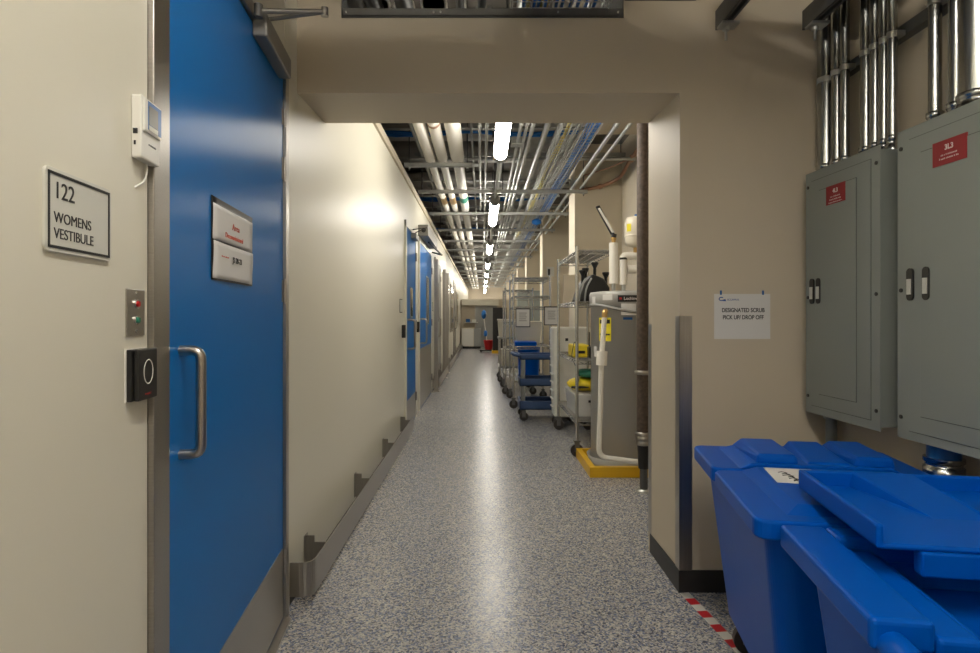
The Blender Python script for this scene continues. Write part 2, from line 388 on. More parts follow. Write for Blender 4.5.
t = thing('card_reader', 'black touchless reader with a white ring below the button plate', 'card reader', M=LW @ T3((-1.2165, 1.089, 0)) @ Matrix.Diagonal((.9, 1, .62, 1)))
obj('gasket', MB().box(-.046, .046, -.05, .05, 0, .003), WHITE, t)
obj('housing', MB().box(-.043, .043, -.049, .048, .003, .018), BLACK, t, bev=.002)
obj('cover', MB().box(-.035, .052, -.049, .048, .018, .034), BLACK, t, bev=.003)
rg = MB(); rg.tube([(.008+.021*math.cos(a*PI/14), .004+.023*math.sin(a*PI/14), .0345) for a in range(29)], .0010, 6, caps=False)
obj('ring_mark', rg, WHITE, t)
obj('red_print', print_row(-.006, .020, -.040, .005, .0343, 9), REDB, t)

# bumper rail along the left wall
def bumper(y0, y1, label, returns=True, n=None):
    t = thing('bumper_rail', label, 'bumper rail', loc=(-.805, y0, 0), group=None)
    L = y1-y0; pts = arc([(.0, 0, 0), (.105, 0, 0), (.105, .12, 0), (.105, L, 0)], .06, 6) if returns else [Vector((.105, 0, 0)), Vector((.105, L, 0))]
    mb = MB()
    for i in range(len(pts)-1):
        a, b_ = pts[i], pts[i+1]; d = (b_-a).normalized(); nn = Vector((d.y, -d.x, 0))*.004
        mb.hexa([(a.x, a.y, .045), (a.x+nn.x, a.y+nn.y, .045), (b_.x+nn.x, b_.y+nn.y, .045), (b_.x, b_.y, .045)],
                [(a.x, a.y, .185), (a.x+nn.x, a.y+nn.y, .185), (b_.x+nn.x, b_.y+nn.y, .185), (b_.x, b_.y, .185)])
    obj('rail', mb, STEEL, t)
    n = n or max(2, int(L/1.1)+1)
    for i in range(n):
        y = .25+(L-.45)*i/(n-1)
        k = MB().box(0, .104, y, y+.006, .06, .175).box(0, .045, y, y+.005, .17, .205).box(0, .004, y-.01, y+.04, .06, .205).box(.099, .105, y, y+.04, .06, .17)
        obj('bracket', k, STEEL, t)
    return t
bumper(2.47, 6.12, 'long stainless bumper rail low on the left wall beyond the blue door')
bumper(9.75, 12.4, 'stainless bumper rail low on the left wall past the second pair of blue doors')
bumper(12.9, 21.5, 'farthest stainless bumper rail low on the left wall')

# ------------------------------------------------------------------ doors further along the left wall
def far_door(n, y0, y1, col, lite, lab, H=2.14, pull=True, kick=.3, pz=1.02):
    t = bpy.data.objects.new('door_%d' % n, None); C.objects.link(t); t.matrix_world = CW @ T3((y0, 0, 0)); t['kind'] = 'structure'; t['label'] = lab
    W = y1-y0
    obj('door_frame', MB().box(-.06, 0, 0, H+.06, 0, .02).box(W, W+.06, 0, H+.06, 0, .02).box(-.06, W+.06, H, H+.06, 0, .02), STEEL if n > 3 else WALL, t)
    obj('door_leaf', MB().box(0, W, .01, H, 0, .012), col, t)
    obj('kick_plate', MB().box(.03, W-.03, .02, kick, .012, .015), STEELH, t)
    if lite:
        f = obj('vision_panel_frame', MB().box(lite[0]-.02, lite[1]+.02, lite[2]-.02, lite[3]+.02, .012, .02), STEEL, t)
        obj('glass', MB().box(lite[0], lite[1], lite[2], lite[3], .016, .024), GLASS, f)
    if pull:
        obj('pull_handle', MB().tube(arc([(.12, pz+.14, .012), (.12, pz+.14, .09), (.12, pz-.17, .09), (.12, pz-.17, .012)], .035, 5), .013, 10), STEEL, t)
    for z in (.25, 1.1, 1.9): obj('hinge', MB().cyl((W, z-.05, .022), (W, z+.05, .022), .011, 8), STEEL, t)
    return t
far_door(2, 6.28, 7.14, BLUEP, (.35, .5, 1.2, 1.5), 'blue door with narrow glass in the corridor left wall, nearest the bumper rail end')
far_door(3, 7.62, 9.38, BLUEP, (.9, 1.25, 1.1, 1.75), 'wide blue door with tall steel kick plate further down the corridor', kick=.78)
far_door(4, 10.2, 11.4, GREYD, (.3, .6, 1.1, 1.8), 'grey door beyond the blue doors on the left')
far_door(5, 16.8, 17.8, STEEL, None, 'steel door near the far end of the left wall')
def op(y, lab):
    t = thing('door_operator', lab, 'door operator', M=CW @ T3((y, 2.23, 0)))
    obj('housing', MB().box(0, 1.5, -.02, .12, .0, .13), CLOSER, t, bev=.006)
    obj('end_cap_hole', MB().cyl((-.002, .05, .07), (.004, .05, .07), .03, 14), BLACK, t)
    obj('arm', MB().tube([(.6, -.03, .08), (1.2, -.14, .22), (1.6, -.06, .05)], .012, 6), BLACK, t)
op(7.55, 'grey automatic door operator box above the wide blue door')
t = thing('door_closer', 'dark door closer arm above the nearer corridor blue door', 'door closer', M=CW @ T3((6.5, 2.1, 0)))
obj('closer_body', MB().box(.2, .5, -.03, .03, .012, .07), CLOSER, t, bev=.004)
obj('arm', MB().tube([(.25, .04, .06), (.0, .06, .22), (.3, .08, .02)], .008, 6), BLACK, t)
for y, z, lab in ((5.95, 1.3, 'small room sign plate before the nearer corridor blue door'), (9.75, 1.35, 'small room sign plate after the wide blue door')):
    t = thing('room_sign', lab, 'sign', M=CW @ T3((y, z, 0)))
    obj('plate', MB().box(-.08, .08, -.06, .06, 0, .006), SIGNP, t); obj('border', MB().box(-.088, .088, -.068, .068, 0, .004), INK, t)
for y, z, lab in ((6.05, 1.06, 'black card reader beside the nearer corridor blue door'), (7.4, 1.08, 'black card reader on the pier between the corridor blue doors')):
    t = thing('card_reader', lab, 'card reader', M=CW @ T3((y, z, 0)))
    obj('housing', MB().box(-.04, .04, -.08, .05, 0, .035), BLACK, t, bev=.004); obj('light', MB().box(-.01, .01, .02, .03, .034, .037), REDB, t)
n = 0
for y0, y1, z0, z1 in ((13.0, 14.2, 1.52, 1.96), (13.0, 14.2, .84, 1.42), (15.2, 16.2, 1.52, 1.96), (15.2, 16.2, .84, 1.42), (18.6, 19.8, 1.0, 1.9)):
    n += 1
    f = struct('window_%d' % n, MB().box(y0-.05, y1+.05, z0-.05, z1+.05, 0, .02), STEEL, M=CW)
    obj('glass', MB().box(y0, y1, z0, z1, .02, .026), GLASS, f)
# tall stainless push bars / pipes beside the grey door
for y, lab in ((9.55, 'vertical stainless guard post nearest the wide blue door'), (11.6, 'vertical stainless guard post past the grey door'), (12.6, 'third vertical stainless guard post along the left wall')):
    t = thing('guard_post', lab, 'guard post', loc=(-.73, y, 0))
    obj('post', MB().box(-.03, .03, -.03, .03, .01, 2.1), STEEL, t); obj('base_plate', MB().box(-.07, .06, -.06, .06, 0, .012), STEEL, t)

# ------------------------------------------------------------------ far end of the corridor
t = bpy.data.objects.new('door_6', None); C.objects.link(t); t.location = (.15, 22.6, 0); t['kind'] = 'structure'; t['label'] = 'grey double door closing the far end of the corridor'
obj('door_frame', MB().box(-.42, .42, -.04, 0, 0, 1.62).box(-.42, .42, -.05, 0, 1.56, 1.64), STEEL, t)
for s_ in (-1, 1): obj('door_leaf', MB().box(.005*s_, .38*s_, -.06, -.03, .02, 1.56), GREYD, t)
struct('trim_2', MB().box(-.75, .62, 22.3, 22.6, 1.6, 1.82), WALL)
t = thing('storage_cabinet', 'pale cabinet with shelves at the far left end of the corridor', 'cabinet', loc=(-.5, 22.3, 0))
obj('body', MB().box(-.25, .2, -.25, .28, .08, .75), CREAMP, t); obj('plinth', MB().box(-.25, .45, -.22, .28, 0, .08), BLACK, t)
obj('door', MB().box(-.23, .18, -.262, -.25, .1, .72), WHITE, t); obj('side_unit', MB().box(.2, .45, -.2, .28, .08, .72), GREYD, t)
t = thing('wall_shelf', 'small shelf with blue gloves boxes above the far cabinet', 'shelf', loc=(-.4, 22.45, .95))
obj('board', MB().box(-.25, .25, -.15, .14, 0, .02), WHITE, t); obj('box', MB().box(-.2, -.05, -.1, .1, .02, .14), BLUEF, t); obj('box', MB().box(.02, .18, -.1, .1, .02, .12), WHITE, t)
t = thing('mop_bucket', 'red and grey mop bucket on wheels near the far doors', 'mop bucket', loc=(.12, 19.9, 0))
obj('bucket', MB().lathe([(.12, .08), (.17, .38), (.18, .4), (.16, .4), (.11, .1)], .1, 0, 20), REDB, t)
obj('base', MB().box(-.2, .3, -.15, .15, .05, .09), BLACK, t)
for x in (-.15, .25):
    for y in (-.1, .1): obj('wheel', MB().cyl((x, y-.015, .03), (x, y+.015, .03), .03, 10), WHEEL, t)
t = thing('mop', 'blue and white mop leaning upright in the far bucket', 'mop', loc=(.12, 19.9, .1))
obj('handle', MB().tube([(.08, 0, 0), (-.08, .1, 1.2)], .014, 8), WHITE, t)
obj('mop_head', MB().lathe([(.02, 1.0), (.07, 1.05), (.09, 1.15), (.06, 1.26), (.02, 1.3)], -.06, .1, 10), BLUEF, t)
obj('mop_cloth', MB().lathe([(.02, .42), (.06, .46), (.05, .6), (.02, .62)], .0, .04, 10), BLUEC, t)
t = thing('black_cabinet', 'tall black cabinet on a yellow base far down the corridor', 'cabinet', loc=(.5, 19.3, 0))
obj('base', MB().box(-.18, .25, -.05, .4, 0, .09), YEL, t); obj('body', MB().box(-.15, .3, 0, .4, .09, 1.47), BLACK, t)
obj('door', MB().box(-.14, .29, -.012, 0, .11, 1.45), BLACK, t)

# ------------------------------------------------------------------ right side of the corridor
def caster(parent, x, y, top=.13, r=.045, z0=0):
    c = obj('caster', MB().cyl((x, y-.014, r+z0), (x, y+.014, r+z0), r, 20), WHEEL, parent)
    obj('fork', MB().box(x-.02, x+.02, y-.022, y-.017, r+z0-.01, top).box(x-.02, x+.02, y+.017, y+.022, r+z0-.01, top).box(x-.028, x+.028, y-.026, y+.026, top-.012, top).cyl((x, y-.026, r+z0), (x, y+.026, r+z0), .011, 10), GALVD, c)
def wire_shelf(W, D, z, step=.032, wire=.0032):
    mb = MB(); e = .005
    for zz in (z, z-.03):
        for y in (0, D): mb.tube([(0, y, zz), (W, y, zz)], e, 6)
        for x in (0, W): mb.tube([(x, 0, zz), (x, D, zz)], e, 6)
    for y in (0, D):                     # zig-zag truss of the shelf edge
        n = int(W/.06); mb.tube([(W*i/n, y, z-(.03 if i % 2 else 0)) for i in range(n+1)], .003, 5)
    for x in (0, W):
        n = int(D/.06); mb.tube([(x, D*i/n, z-(.03 if i % 2 else 0)) for i in range(n+1)], .003, 5)
    n = int(D/step)
    for i in range(1, n): mb.tube([(0, D*i/n, z+.003), (W, D*i/n, z+.003)], wire, 5)
    for i in range(1, 4): mb.tube([(W*i/4, 0, z-.004), (W*i/4, D, z-.004)], .004, 5)
    return mb
def wire_cart(name, lab, loc, W, D, H, shelves, cat='wire shelving cart', r=.014):
    t = thing(name, lab, cat, loc=loc)
    for x in (0, W):
        for y in (0, D):
            p = MB().cyl((x, y, .12), (x, y, H), r, 14).cyl((x, y, H), (x, y, H+.012), r*1.1, 14)
            obj('post', p, CHROME, t); caster(t, x, y, .14, .055)
    for z in shelves: obj('shelf', wire_shelf(W, D, z), CHROME, t)
    return t
wire_cart('wire_shelving_cart', 'tall chrome wire shelving cart beside the grey water heater', (.81, 5.12, 0), .31, 1.22, 1.785, (1.76, 1.32, .82, .30))
wire_cart('wire_shelving_cart', 'chrome wire shelving cart behind the low slate blue cart', (.41, 7.8, 0), .48, .95, 1.72, (1.70, 1.46, 1.32, .80, .36))
wire_cart('wire_shelving_cart', 'farthest chrome wire shelving cart standing before the cream tote', (.36, 9.2, 0), .42, .9, 1.62, (1.60, 1.1, .7, .3))
# things on the near cart
t = thing('equipment_case', 'black moulded equipment case with flared knobs on the second shelf', 'equipment', loc=(.84, 5.2, 1.327))
obj('body', MB().prism([(0, 0), (.27, 0), (.27, .12), (.22, .20), (.12, .24), (.05, .16)], lambda u, v, w: (u, w, v), .0, .45), BLACK, t, bev=.02, seg=3)
for x, y, h in ((.05, .10, .27), (.10, .25, .30), (.16, .12, .34), (.25, .08, .25)):
    obj('knob', MB().lathe([(.014, h-.12), (.014, h-.04), (.030, h-.01), (.034, h), (.030, h+.008)], x, y, 16), BLACK, t)
for x in (.0, .05): obj('grey_hose', MB().tube(arc([(x, .0, .0), (x+.01, -.02, .12), (x+.06, 0, .2)], .05, 4), .008, 8), GREYD, t)
tag(obj('brown_board', MB().box(.83, 1.1, 6.1, 6.14, 1.327, 1.62), WALLT), 'brown board standing upright at the back of the second shelf', 'board')
t = thing('battery_charger', 'yellow and black charger unit with antenna on the third shelf', 'charger', loc=(.83, 5.42, .826))
obj('body', MB().box(0, .15, 0, .36, 0, .11), YELB, t, bev=.012); obj('black_case', MB().box(.12, .27, -.1, .2, 0, .10), BLACK, t, bev=.01)
obj('stripe', MB().box(.02, .10, -.003, .0, .035, .06), BLACK, t)
for x in (.13, .18): obj('antenna', MB().tube([(x, -.05, .08), (x, -.05, .23 if x < .14 else .16)], .006, 6), BLACK, t)
obj('cable', MB().tube(arc([(.03, -.02, .08), (.0, -.04, .16), (-.03, -.03, .0), (.05, -.04, -.15), (.02, -.04, -.28)], .05, 5), .003, 6), BLACK, t)
tote = MB().hexa([(.0, 0, 0), (.25, 0, 0), (.25, .60, 0), (0, .60, 0)], [(-.02, -.02, .2), (.27, -.02, .2), (.27, .62, .2), (-.02, .62, .2)])
t = thing('storage_tote', 'clear white tote on the lowest shelf of the near cart', 'tote', loc=(.84, 5.32, .306))
obj('body', tote, FROST, t, bev=.01); obj('handle', MB().box(.10, .2, -.035, -.01, .13, .15), BLACK, t)
def bag(c, s, seed):
    rnd = random.Random(seed); prof = []; mb = MB(); seg = 18; rows = 8; vs = []
    for j in range(rows+1):
        a = -PI/2+PI*j/rows
        for k in range(seg):
            q = 2*PI*k/seg; f = 1+.12*math.sin(3*q+seed+j)+rnd.uniform(-.04, .04)
            vs.append((c[0]+s[0]*math.copysign(abs(math.cos(a))**.7, 1)*math.cos(q)*f, c[1]+s[1]*abs(math.cos(a))**.7*math.sin(q)*f, c[2]+s[2]*math.sin(a)))
    return mb.add(vs, [(j*seg+k, j*seg+(k+1) % seg, (j+1)*seg+(k+1) % seg, (j+1)*seg+k) for j in range(rows) for k in range(seg)], True)
t = thing('yellow_bag', 'yellow bag with black straps lying on the clear tote', 'bag', loc=(.95, 5.62, .507))
obj('bag_body', bag((.01, 0, .06), (.15, .19, .06), 2), YELB, t); obj('strap', MB().tube(arc([(-.13, -.13, .04), (0, -.205, .05), (.13, -.13, .07)], .1, 5), .011, 8), BLACK, t)
tag(obj('green_bag', bag((1.0, 5.60, .668), (.13, .14, .04), 5), GRNB), 'crumpled dark green bag on top of the yellow bag', 'bag')
# tall white tub
t = thing('tall_white_tub', 'tall ribbed white plastic tub on casters behind the near wire cart', 'tub', loc=(.96, 6.62, 0))
tb = MB().hexa([(-.18, -.12, .10), (.2, -.12, .10), (.2, .12, .10), (-.18, .12, .10)], [(-.20, -.14, 1.08), (.22, -.14, 1.08), (.22, .14, 1.08), (-.20, .14, 1.08)])
obj('body', tb, WHITE, t, bev=.03, seg=3)
for i in range(9): obj('rib', MB().box(-.203+.002*(8-i)*.3, -.17, -.1, .1, .2+i*.09, .212+i*.09), WHITE, t)
obj('label', MB().prism([(0, 0), (.03, 0), (.03, .03), (0, .03)], lambda u, v, w: (u-.06, w, v+.93), -.146, -.138), BLACK, t)
for x in (-.14, .16):
    for y in (-.08, .08): caster(t, x, y, .11, .042)
# low slate-blue utility cart
t = thing('utility_cart', 'low slate blue plastic utility cart with moulded handle and two lower shelves', 'utility cart', loc=(.43, 6.84, 0))
W, D = .62, .42
for z, h in ((.13, .10), (.40, .085), (.70, .06)):
    sh = MB().box(0, W, 0, D, z, z+.02).box(0, W, 0, .02, z, z+h).box(0, W, D-.02, D, z, z+h).box(0, .02, 0, D, z, z+h).box(W-.02, W, 0, D, z, z+h)
    obj('shelf', sh, CARTB, t, bev=.006)
for x in (.05, W-.04):
    for y in (.04, D-.04): obj('post', MB().cyl((x, y, .12), (x, y, .72), .016, 12), GALV, t); caster(t, x, y, .14, .05)
obj('push_handle', MB().tube(arc([(.02, .03, .74), (-.07, .05, .76), (-.07, D-.05, .76), (.02, D-.03, .74)], .06, 5), .02, 10), CARTB, t)
# blue bin on the rack
t = thing('blue_waste_bin', 'round blue bin with lid standing on the rack behind the slate blue cart', 'bin', loc=(.63, 8.1, .363))
obj('body', MB().lathe([(.135, 0), (.15, .40), (.16, .40), (.16, .42), (.14, .42), (.13, .02)], 0, 0, 28), BIN, t)
tag(obj('blue_tray', MB().prism(rrect(.43, .72, 7.84, 8.3, .03), lambda u, v, w: (u, v, w), .808, .86), BIN, bev=.008), 'flat blue tray on the rack shelf above the blue bin', 'tray')
def cream_box(x, y, z, W, D, H, lab):
    t = thing('cream_tote', lab, 'tote', loc=(x, y, z))
    obj('body', MB().hexa([(.02, .02, 0), (W-.02, .02, 0), (W-.02, D-.02, 0), (.02, D-.02, 0)], [(0, 0, H-.03), (W, 0, H-.03), (W, D, H-.03), (0, D, H-.03)]), CREAMP, t, bev=.01)
    obj('lid', MB().box(-.01, W+.01, -.01, D+.01, H-.03, H), CREAMP, t, bev=.008)
cream_box(.47, 8.36, .808, .36, .34, .32, 'cream lidded tote on the rack behind the blue tray')
def sleeve(x, y, z, lab, group=None):
    t = thing('document_sleeve', lab, 'document', loc=(x, y, z))
    obj('paper', MB().box(-.085, .085, -.004, 0, -.11, .11), PAPER, t); obj('black_edge', MB().box(-.095, .095, -.003, .003, -.12, .125), BLACK, t)
    for i in range(5): obj('text_line', MB().box(-.05, .05 - .01*(i % 2), -.0048, -.004, .06-.025*i, .066-.025*i), INK, t)
sleeve(.53, 7.77, 1.175, 'black edged document sleeve hung on the rack, nearer the aisle')
sleeve(.90, 7.77, 1.20, 'black edged document sleeve hung beside the rack, nearer the wall')
# cart with cream tote further on
t = thing('service_cart', 'grey service cart under the far cream tote', 'cart', loc=(.30, 10.9, 0))
for z in (.25, .78): obj('shelf', MB().box(0, .5, 0, .8, z, z+.03), HEATT, t)
for x in (.03, .47):
    for y in (.03, .77): obj('leg', MB().cyl((x, y, .1), (x, y, .8), .014, 10), CHROME, t); caster(t, x, y, .12, .05)
cream_box(.30, 10.95, .812, .5, .6, .33, 'large cream tote on the service cart far down the aisle')
cream_box(.34, 11.0, .282, .38, .5, .30, 'cream tote on the lower shelf of the service cart')
t = thing('grey_locker', 'grey-green metal locker against the far right column', 'locker', loc=(.78, 13.0, 0))
obj('body', MB().box(0, .5, 0, .5, .05, 1.75), PANEL, t); obj('door', MB().box(.02, .48, -.012, 0, .1, 1.7), PANEL, t); obj('plinth', MB().box(.02, .48, .02, .48, 0, .05), BLACK, t)
t = thing('wall_phone', 'white and black wall device on the second column', 'wall device', loc=(1.16+.14, 11.5, 2.05))
obj('plate', MB().box(-.06, .08, -.02, 0, -.09, .09), WHITE, t); obj('handset', MB().box(-.04, .0, -.045, -.02, -.07, .05), BLACK, t)

# ------------------------------------------------------------------ water heater
t = thing('yellow_curb', 'yellow painted curb and grey drain pan under the water heater', 'curb', loc=(.80, 4.45, 0))
cb = MB().box(0, .72, 0, .05, 0, .077).box(0, .045, .05, .62, 0, .077).box(0, .72, .62, .66, 0, .077)
obj('curb', cb, YEL, t, bev=.003)
obj('drain_pan', MB().lathe([(.27, .01), (.30, .10), (.305, .10), (.275, .005)], .345, .34, 44).lathe([(.0, .02), (.28, .02)], .345, .34, 44), HEAT, t)
HX, HY, HR = 1.135, 4.79, .262
t = thing('water_heater', 'large grey cylindrical water heater standing in the drain pan', 'water heater', loc=(HX, HY, .022))
obj('tank_body', MB().lathe([(HR-.02, 0), (HR, .02), (HR, 1.25), (HR+.012, 1.255), (HR+.012, 1.345), (HR+.004, 1.365), (HR-.05, 1.372), (.0, 1.376)], 0, 0, 64), HEAT, t)
# curved trim band, higher on its left
tb = MB(); pts = []
for i in range(25):
    a = PI+.15+(PI-.2)*i/24; dz = 1.255+.03*math.cos((a-PI)*2.0-.6); pts.append(((HR+.014)*math.cos(a), (HR+.014)*math.sin(a), dz-.02))
tb.tube(pts, .012, 8); obj('trim_band', tb, HEATT, t)
def on_tank(name, a0, a1, z0, z1, m, e=.002, parent=None):
    mb = MB(); n = 8; r0, r1 = HR, HR+e+.0125*(z1 > 1.26)
    o_ = []; i_ = []
    for k in range(n+1):
        a = a0+(a1-a0)*k/n
        o_ += [(r1*math.cos(a), r1*math.sin(a), z0), (r1*math.cos(a), r1*math.sin(a), z1)]; i_ += [(r0*math.cos(a), r0*math.sin(a), z0), (r0*math.cos(a), r0*math.sin(a), z1)]
    q = len(o_); fs = []
    for k in range(n):
        fs.append((2*k, 2*k+2, 2*k+3, 2*k+1)); fs.append((q+2*k, q+2*k+1, q+2*k+3, q+2*k+2)); fs.append((2*k+1, 2*k+3, q+2*k+3, q+2*k+1)); fs.append((2*k, q+2*k, q+2*k+2, 2*k+2))
    fs += [(0, 1, q+1, q), (2*n, q+2*n, q+2*n+1, 2*n+1)]
    return obj(name, mb.add(o_+i_, fs), m, parent or t)
D2 = PI/180
bl = on_tank('brand_label', 247*D2, 280*D2, 1.285, 1.335, BLACK)
wl_ = text_mb('Lochinvar', .032, bold=.0004)
ww = MB()
for x, y, z in wl_.v:
    a = 256*D2 + x/(HR+.016); ww.v.append(((HR+.0155+z)*math.cos(a), (HR+.0155+z)*math.sin(a), 1.300+y))
ww.f = wl_.f; ww.sm = wl_.sm
obj('lettering', ww, INKW, bl)
on_tank('brand_mark', 249.5*D2, 253*D2, 1.302, 1.318, REDB, e=.004)
on_tank('rating_label', 252*D2, 275*D2, 1.185, 1.272, PAPER, e=.003)
on_tank('white_label', 221*D2, 238*D2, 1.30, 1.342, PAPER); on_tank('side_label', 194*D2, 204*D2, 1.27, 1.33, PAPER)
on_tank('blue_label', 255*D2, 270*D2, 1.150, 1.168, BLUEF); on_tank('valve_label', 196*D2, 204*D2, .86, .94, PAPER)
yl = on_tank('energy_label', 211*D2, 235*D2, .985, 1.165, YELL)
on_tank('label_print', 213*D2, 233*D2, 1.12, 1.15, INK, e=.003, parent=t); on_tank('label_print', 213*D2, 233*D2, 1.03, 1.042, INK, e=.003, parent=t)
# relief pipe down the front of the heater
t = thing('relief_pipe', 'white drain pipe with collar running down the front of the heater', 'pipe', loc=(.89, 4.45, 0))
obj('pipe', MB().tube(arc([(.022, .02, 1.19), (-.006, .0, .85), (-.012, -.0, .5), (-.026, -.005, .155), (.26, -.03, .125), (.40, -.05, .11)], .07, 8), .020, 16), INSUL, t)
obj('collar', MB().cyl((.002, .004, .94), (-.004, .0, .835), .040, 20), INSUL, t, bev=.004)
obj('brass_elbow', MB().tube(arc([(.022, .02, 1.19), (.024, .018, 1.23), (.045, .09, 1.235)], .03, 5), .022, 12), BRASS, t)
# pipes above the heater
t = thing('insulated_riser', 'pair of white insulated pipes rising from the water heater with a side branch', 'pipe', loc=(1.04, 4.72, 1.395))
obj('riser', MB().cyl((-.005, 0, .06), (-.005, 0, .38), .034, 20), INSUL, t); obj('riser', MB().cyl((.068, -.02, .05), (.068, -.02, .245), .029, 20), INSUL, t)
obj('nipple', MB().cyl((-.005, 0, -.005), (-.005, 0, .06), .016, 12).cyl((.068, -.02, -.005), (.068, -.02, .05), .016, 12), GALV, t)
obj('branch_elbow', MB().tube(arc([(.068, -.02, .235), (.068, -.02, .275), (.15, -.02, .275), (.34, -.02, .275)], .03, 5), .030, 16), INSUL, t)
obj('branch', MB().cyl((.10, -.01, .17), (.34, -.01, .175), .034, 18), INSUL, t)
obj('brass_cap', MB().cyl((-.005, 0, .38), (-.005, 0, .425), .016, 12).lathe([(.02, .40), (.024, .415), (.018, .43)], -.005, 0, 12), BRASS, t)
obj('dark_band', MB().cyl((.068, -.02, .245), (.068, -.02, .262), .031, 16), BLACK, t)
obj('copper_end', MB().cyl((.19, -.02, .275), (.22, -.02, .275), .034, 14), COPPER, t)
t = thing('light_bar', 'slim black work light bar tilted above the insulated pipes', 'work light', loc=(1.035, 4.72, 1.825))
obj('housing', MB().hexa([(-.012, -.012, .0), (.018, -.012, .0), (.018, .012, .0), (-.012, .012, .0)], [(-.142, -.012, .235), (-.112, -.012, .245), (-.112, .012, .245), (-.142, .012, .235)]), BLACK, t, bev=.003)
obj('lens', MB().hexa([(-.018, -.016, .03), (.004, -.016, .03), (.004, -.011, .03), (-.018, -.011, .03)], [(-.128, -.016, .218), (-.110, -.016, .222), (-.110, -.011, .222), (-.128, -.011, .218)]), WHITE, t)
obj('bracket', MB().cyl((.0, 0, -.01), (.004, 0, .02), .022, 12), BLACK, t)
t = thing('expansion_tank', 'cream expansion tank with blue cap and yellow label above the heater', 'expansion tank', loc=(1.185, 4.70, 1.735))
obj('tank', MB().lathe([(.02, 0), (.07, .012), (.085, .04), (.085, .20), (.07, .235), (.02, .245)], .02, 0, 36), TANKC, t)
obj('seam', MB().lathe([(.085, .08), (.089, .085), (.089, .093), (.085, .098)], .02, 0, 36), TANKC, t)
obj('blue_cap', MB().cyl((.03, 0, .24), (.03, 0, .26), .022, 14), BLUEF, t)
obj('label', MB().hexa([(-.060, -.040, .12), (-.035, -.068, .12), (-.03, -.06, .12), (-.055, -.035, .12)], [(-.060, -.040, .18), (-.035, -.068, .18), (-.03, -.06, .18), (-.055, -.035, .18)]), YELL, t)
obj('stem', MB().cyl((.02, 0, -.04), (.02, 0, .01), .02, 12), BRASS, t)
# dark vertical drain pipe
t = thing('drain_stack', 'rusty dark vertical drain pipe standing just inside the portal at the right', 'pipe', loc=(1.10, 4.10, 0))
obj('upper_pipe', MB().cyl((0, 0, .36), (0, 0, 3.35), .041, 24), RUST, t)
obj('lower_pipe', MB().cyl((.005, 0, 0), (.005, 0, .36), .026, 20), GALVD, t)
obj('reducer', MB().cyl((.003, 0, .16), (.003, 0, .36), .034, 20, .044), BLACK, t)
obj('coupling', MB().lathe([(.048, .32), (.052, .325), (.052, .34), (.048, .345), (.048, .355), (.053, .36), (.053, .375), (.048, .38), (.048, .39), (.053, .395), (.053, .405), (.047, .41)], 0, 0, 28), STEEL, t)
obj('clamp', MB().lathe([(.049, .80), (.055, .802), (.055, .828), (.049, .83)], 0, 0, 28), STEEL, t)
obj('clamp_screw', MB().cyl((-.055, -.02, .33), (-.055, -.02, .40), .007, 8), STEEL, t)
obj('floor_collar', MB().lathe([(.055, 0), (.055, .008), (.036, .02)], .005, 0, 24), GALV, t)

# ------------------------------------------------------------------ overhead services in the corridor
rnd = random.Random(4)
ORD = ['nearest', 'second', 'third', 'fourth', 'fifth', 'sixth', 'seventh', 'eighth', 'ninth', 'tenth', 'eleventh', 'twelfth', 'thirteenth', 'fourteenth', 'fifteenth', 'sixteenth']
def run(name, lab, cat, mb, m, group=None): return tag(obj(name, mb, m), lab, cat, group)
# three white jacketed pipes resting on the trapezes
for x, r, z, lab in ((-.525, .042, 2.80, 'white jacketed overhead pipe nearest the left wall'), (-.402, .042, 2.80, 'middle of the three white jacketed overhead pipes'), (-.25, .058, 2.816, 'thickest white jacketed overhead pipe, right of the other two')):
    t = thing('jacketed_pipe', lab, 'pipe', loc=(x, 3.1, z), group='white jacketed pipes under the corridor ceiling')
    obj('jacket', MB().cyl((0, 0, 0), (0, 31.5, 0), r, 20), INSUL, t)
    obj('insulation_sleeve', MB().cyl((0, 0, .004), (0, 3.0, .004), r+.012, 20), INSUL, t)
    if x == -.402: obj('dark_band', MB().cyl((0, 1.83, .004), (0, 1.87, .004), r+.014, 20), COPPER, t)
    if x < -.3: obj('orange_band', MB().cyl((0, 4.9, 0), (0, 5.3, 0), r+.002, 20), BRASS, t)
    else: obj('green_band', MB().cyl((0, 4.9, 0), (0, 5.2, 0), r+.002, 20), GRNB, t)
# strut trapezes with threaded rods
YS = [3.9, 6.1, 7.4, 9.0, 10.7, 12.3, 13.9, 15.5, 17.1, 18.7, 20.3, 22.2, 24.2, 26.5, 29, 31.5]
def trapeze(x0, x1, y, z, lab, n=2, grp='strut trapezes crossing the corridor'):
    t = thing('strut_trapeze', lab, 'strut', loc=(0, y, z), group=grp)
    ch = MB().box(x0, x1, -.02, .02, -.041, -.038).box(x0, x1, -.02, -.017, -.041, 0).box(x0, x1, .017, .02, -.041, 0).box(x0, x1, -.02, -.009, -.002, 0).box(x0, x1, .009, .02, -.002, 0)
    obj('channel', ch, GALV, t)
    for i in range(n):
        x = x0+.05+(x1-x0-.1)*i/(n-1); obj('threaded_rod', MB().cyl((x, 0, -.075), (x, 0, 3.35-z), .006, 8), GALVD, t)
        obj('nut', MB().cyl((x, 0, -.055), (x, 0, -.042), .014, 6), GALV, t)
for i, y in enumerate(YS):
    trapeze(-.79, (-.10 if i == 1 else 1.30 if i > 0 else -.1), y, 2.755, ORD[i]+' strut trapeze from the portal, carrying the white jacketed pipes', 3 if i > 1 else 2)
for i, y in enumerate((5.2, 6.7, 8.3, 10.0, 11.6, 13.2, 14.8, 16.4)):
    trapeze(-.75, 1.6, y, 3.02, ORD[i]+' upper strut from the portal, close under the ceiling deck', 3, 'upper struts under the deck')
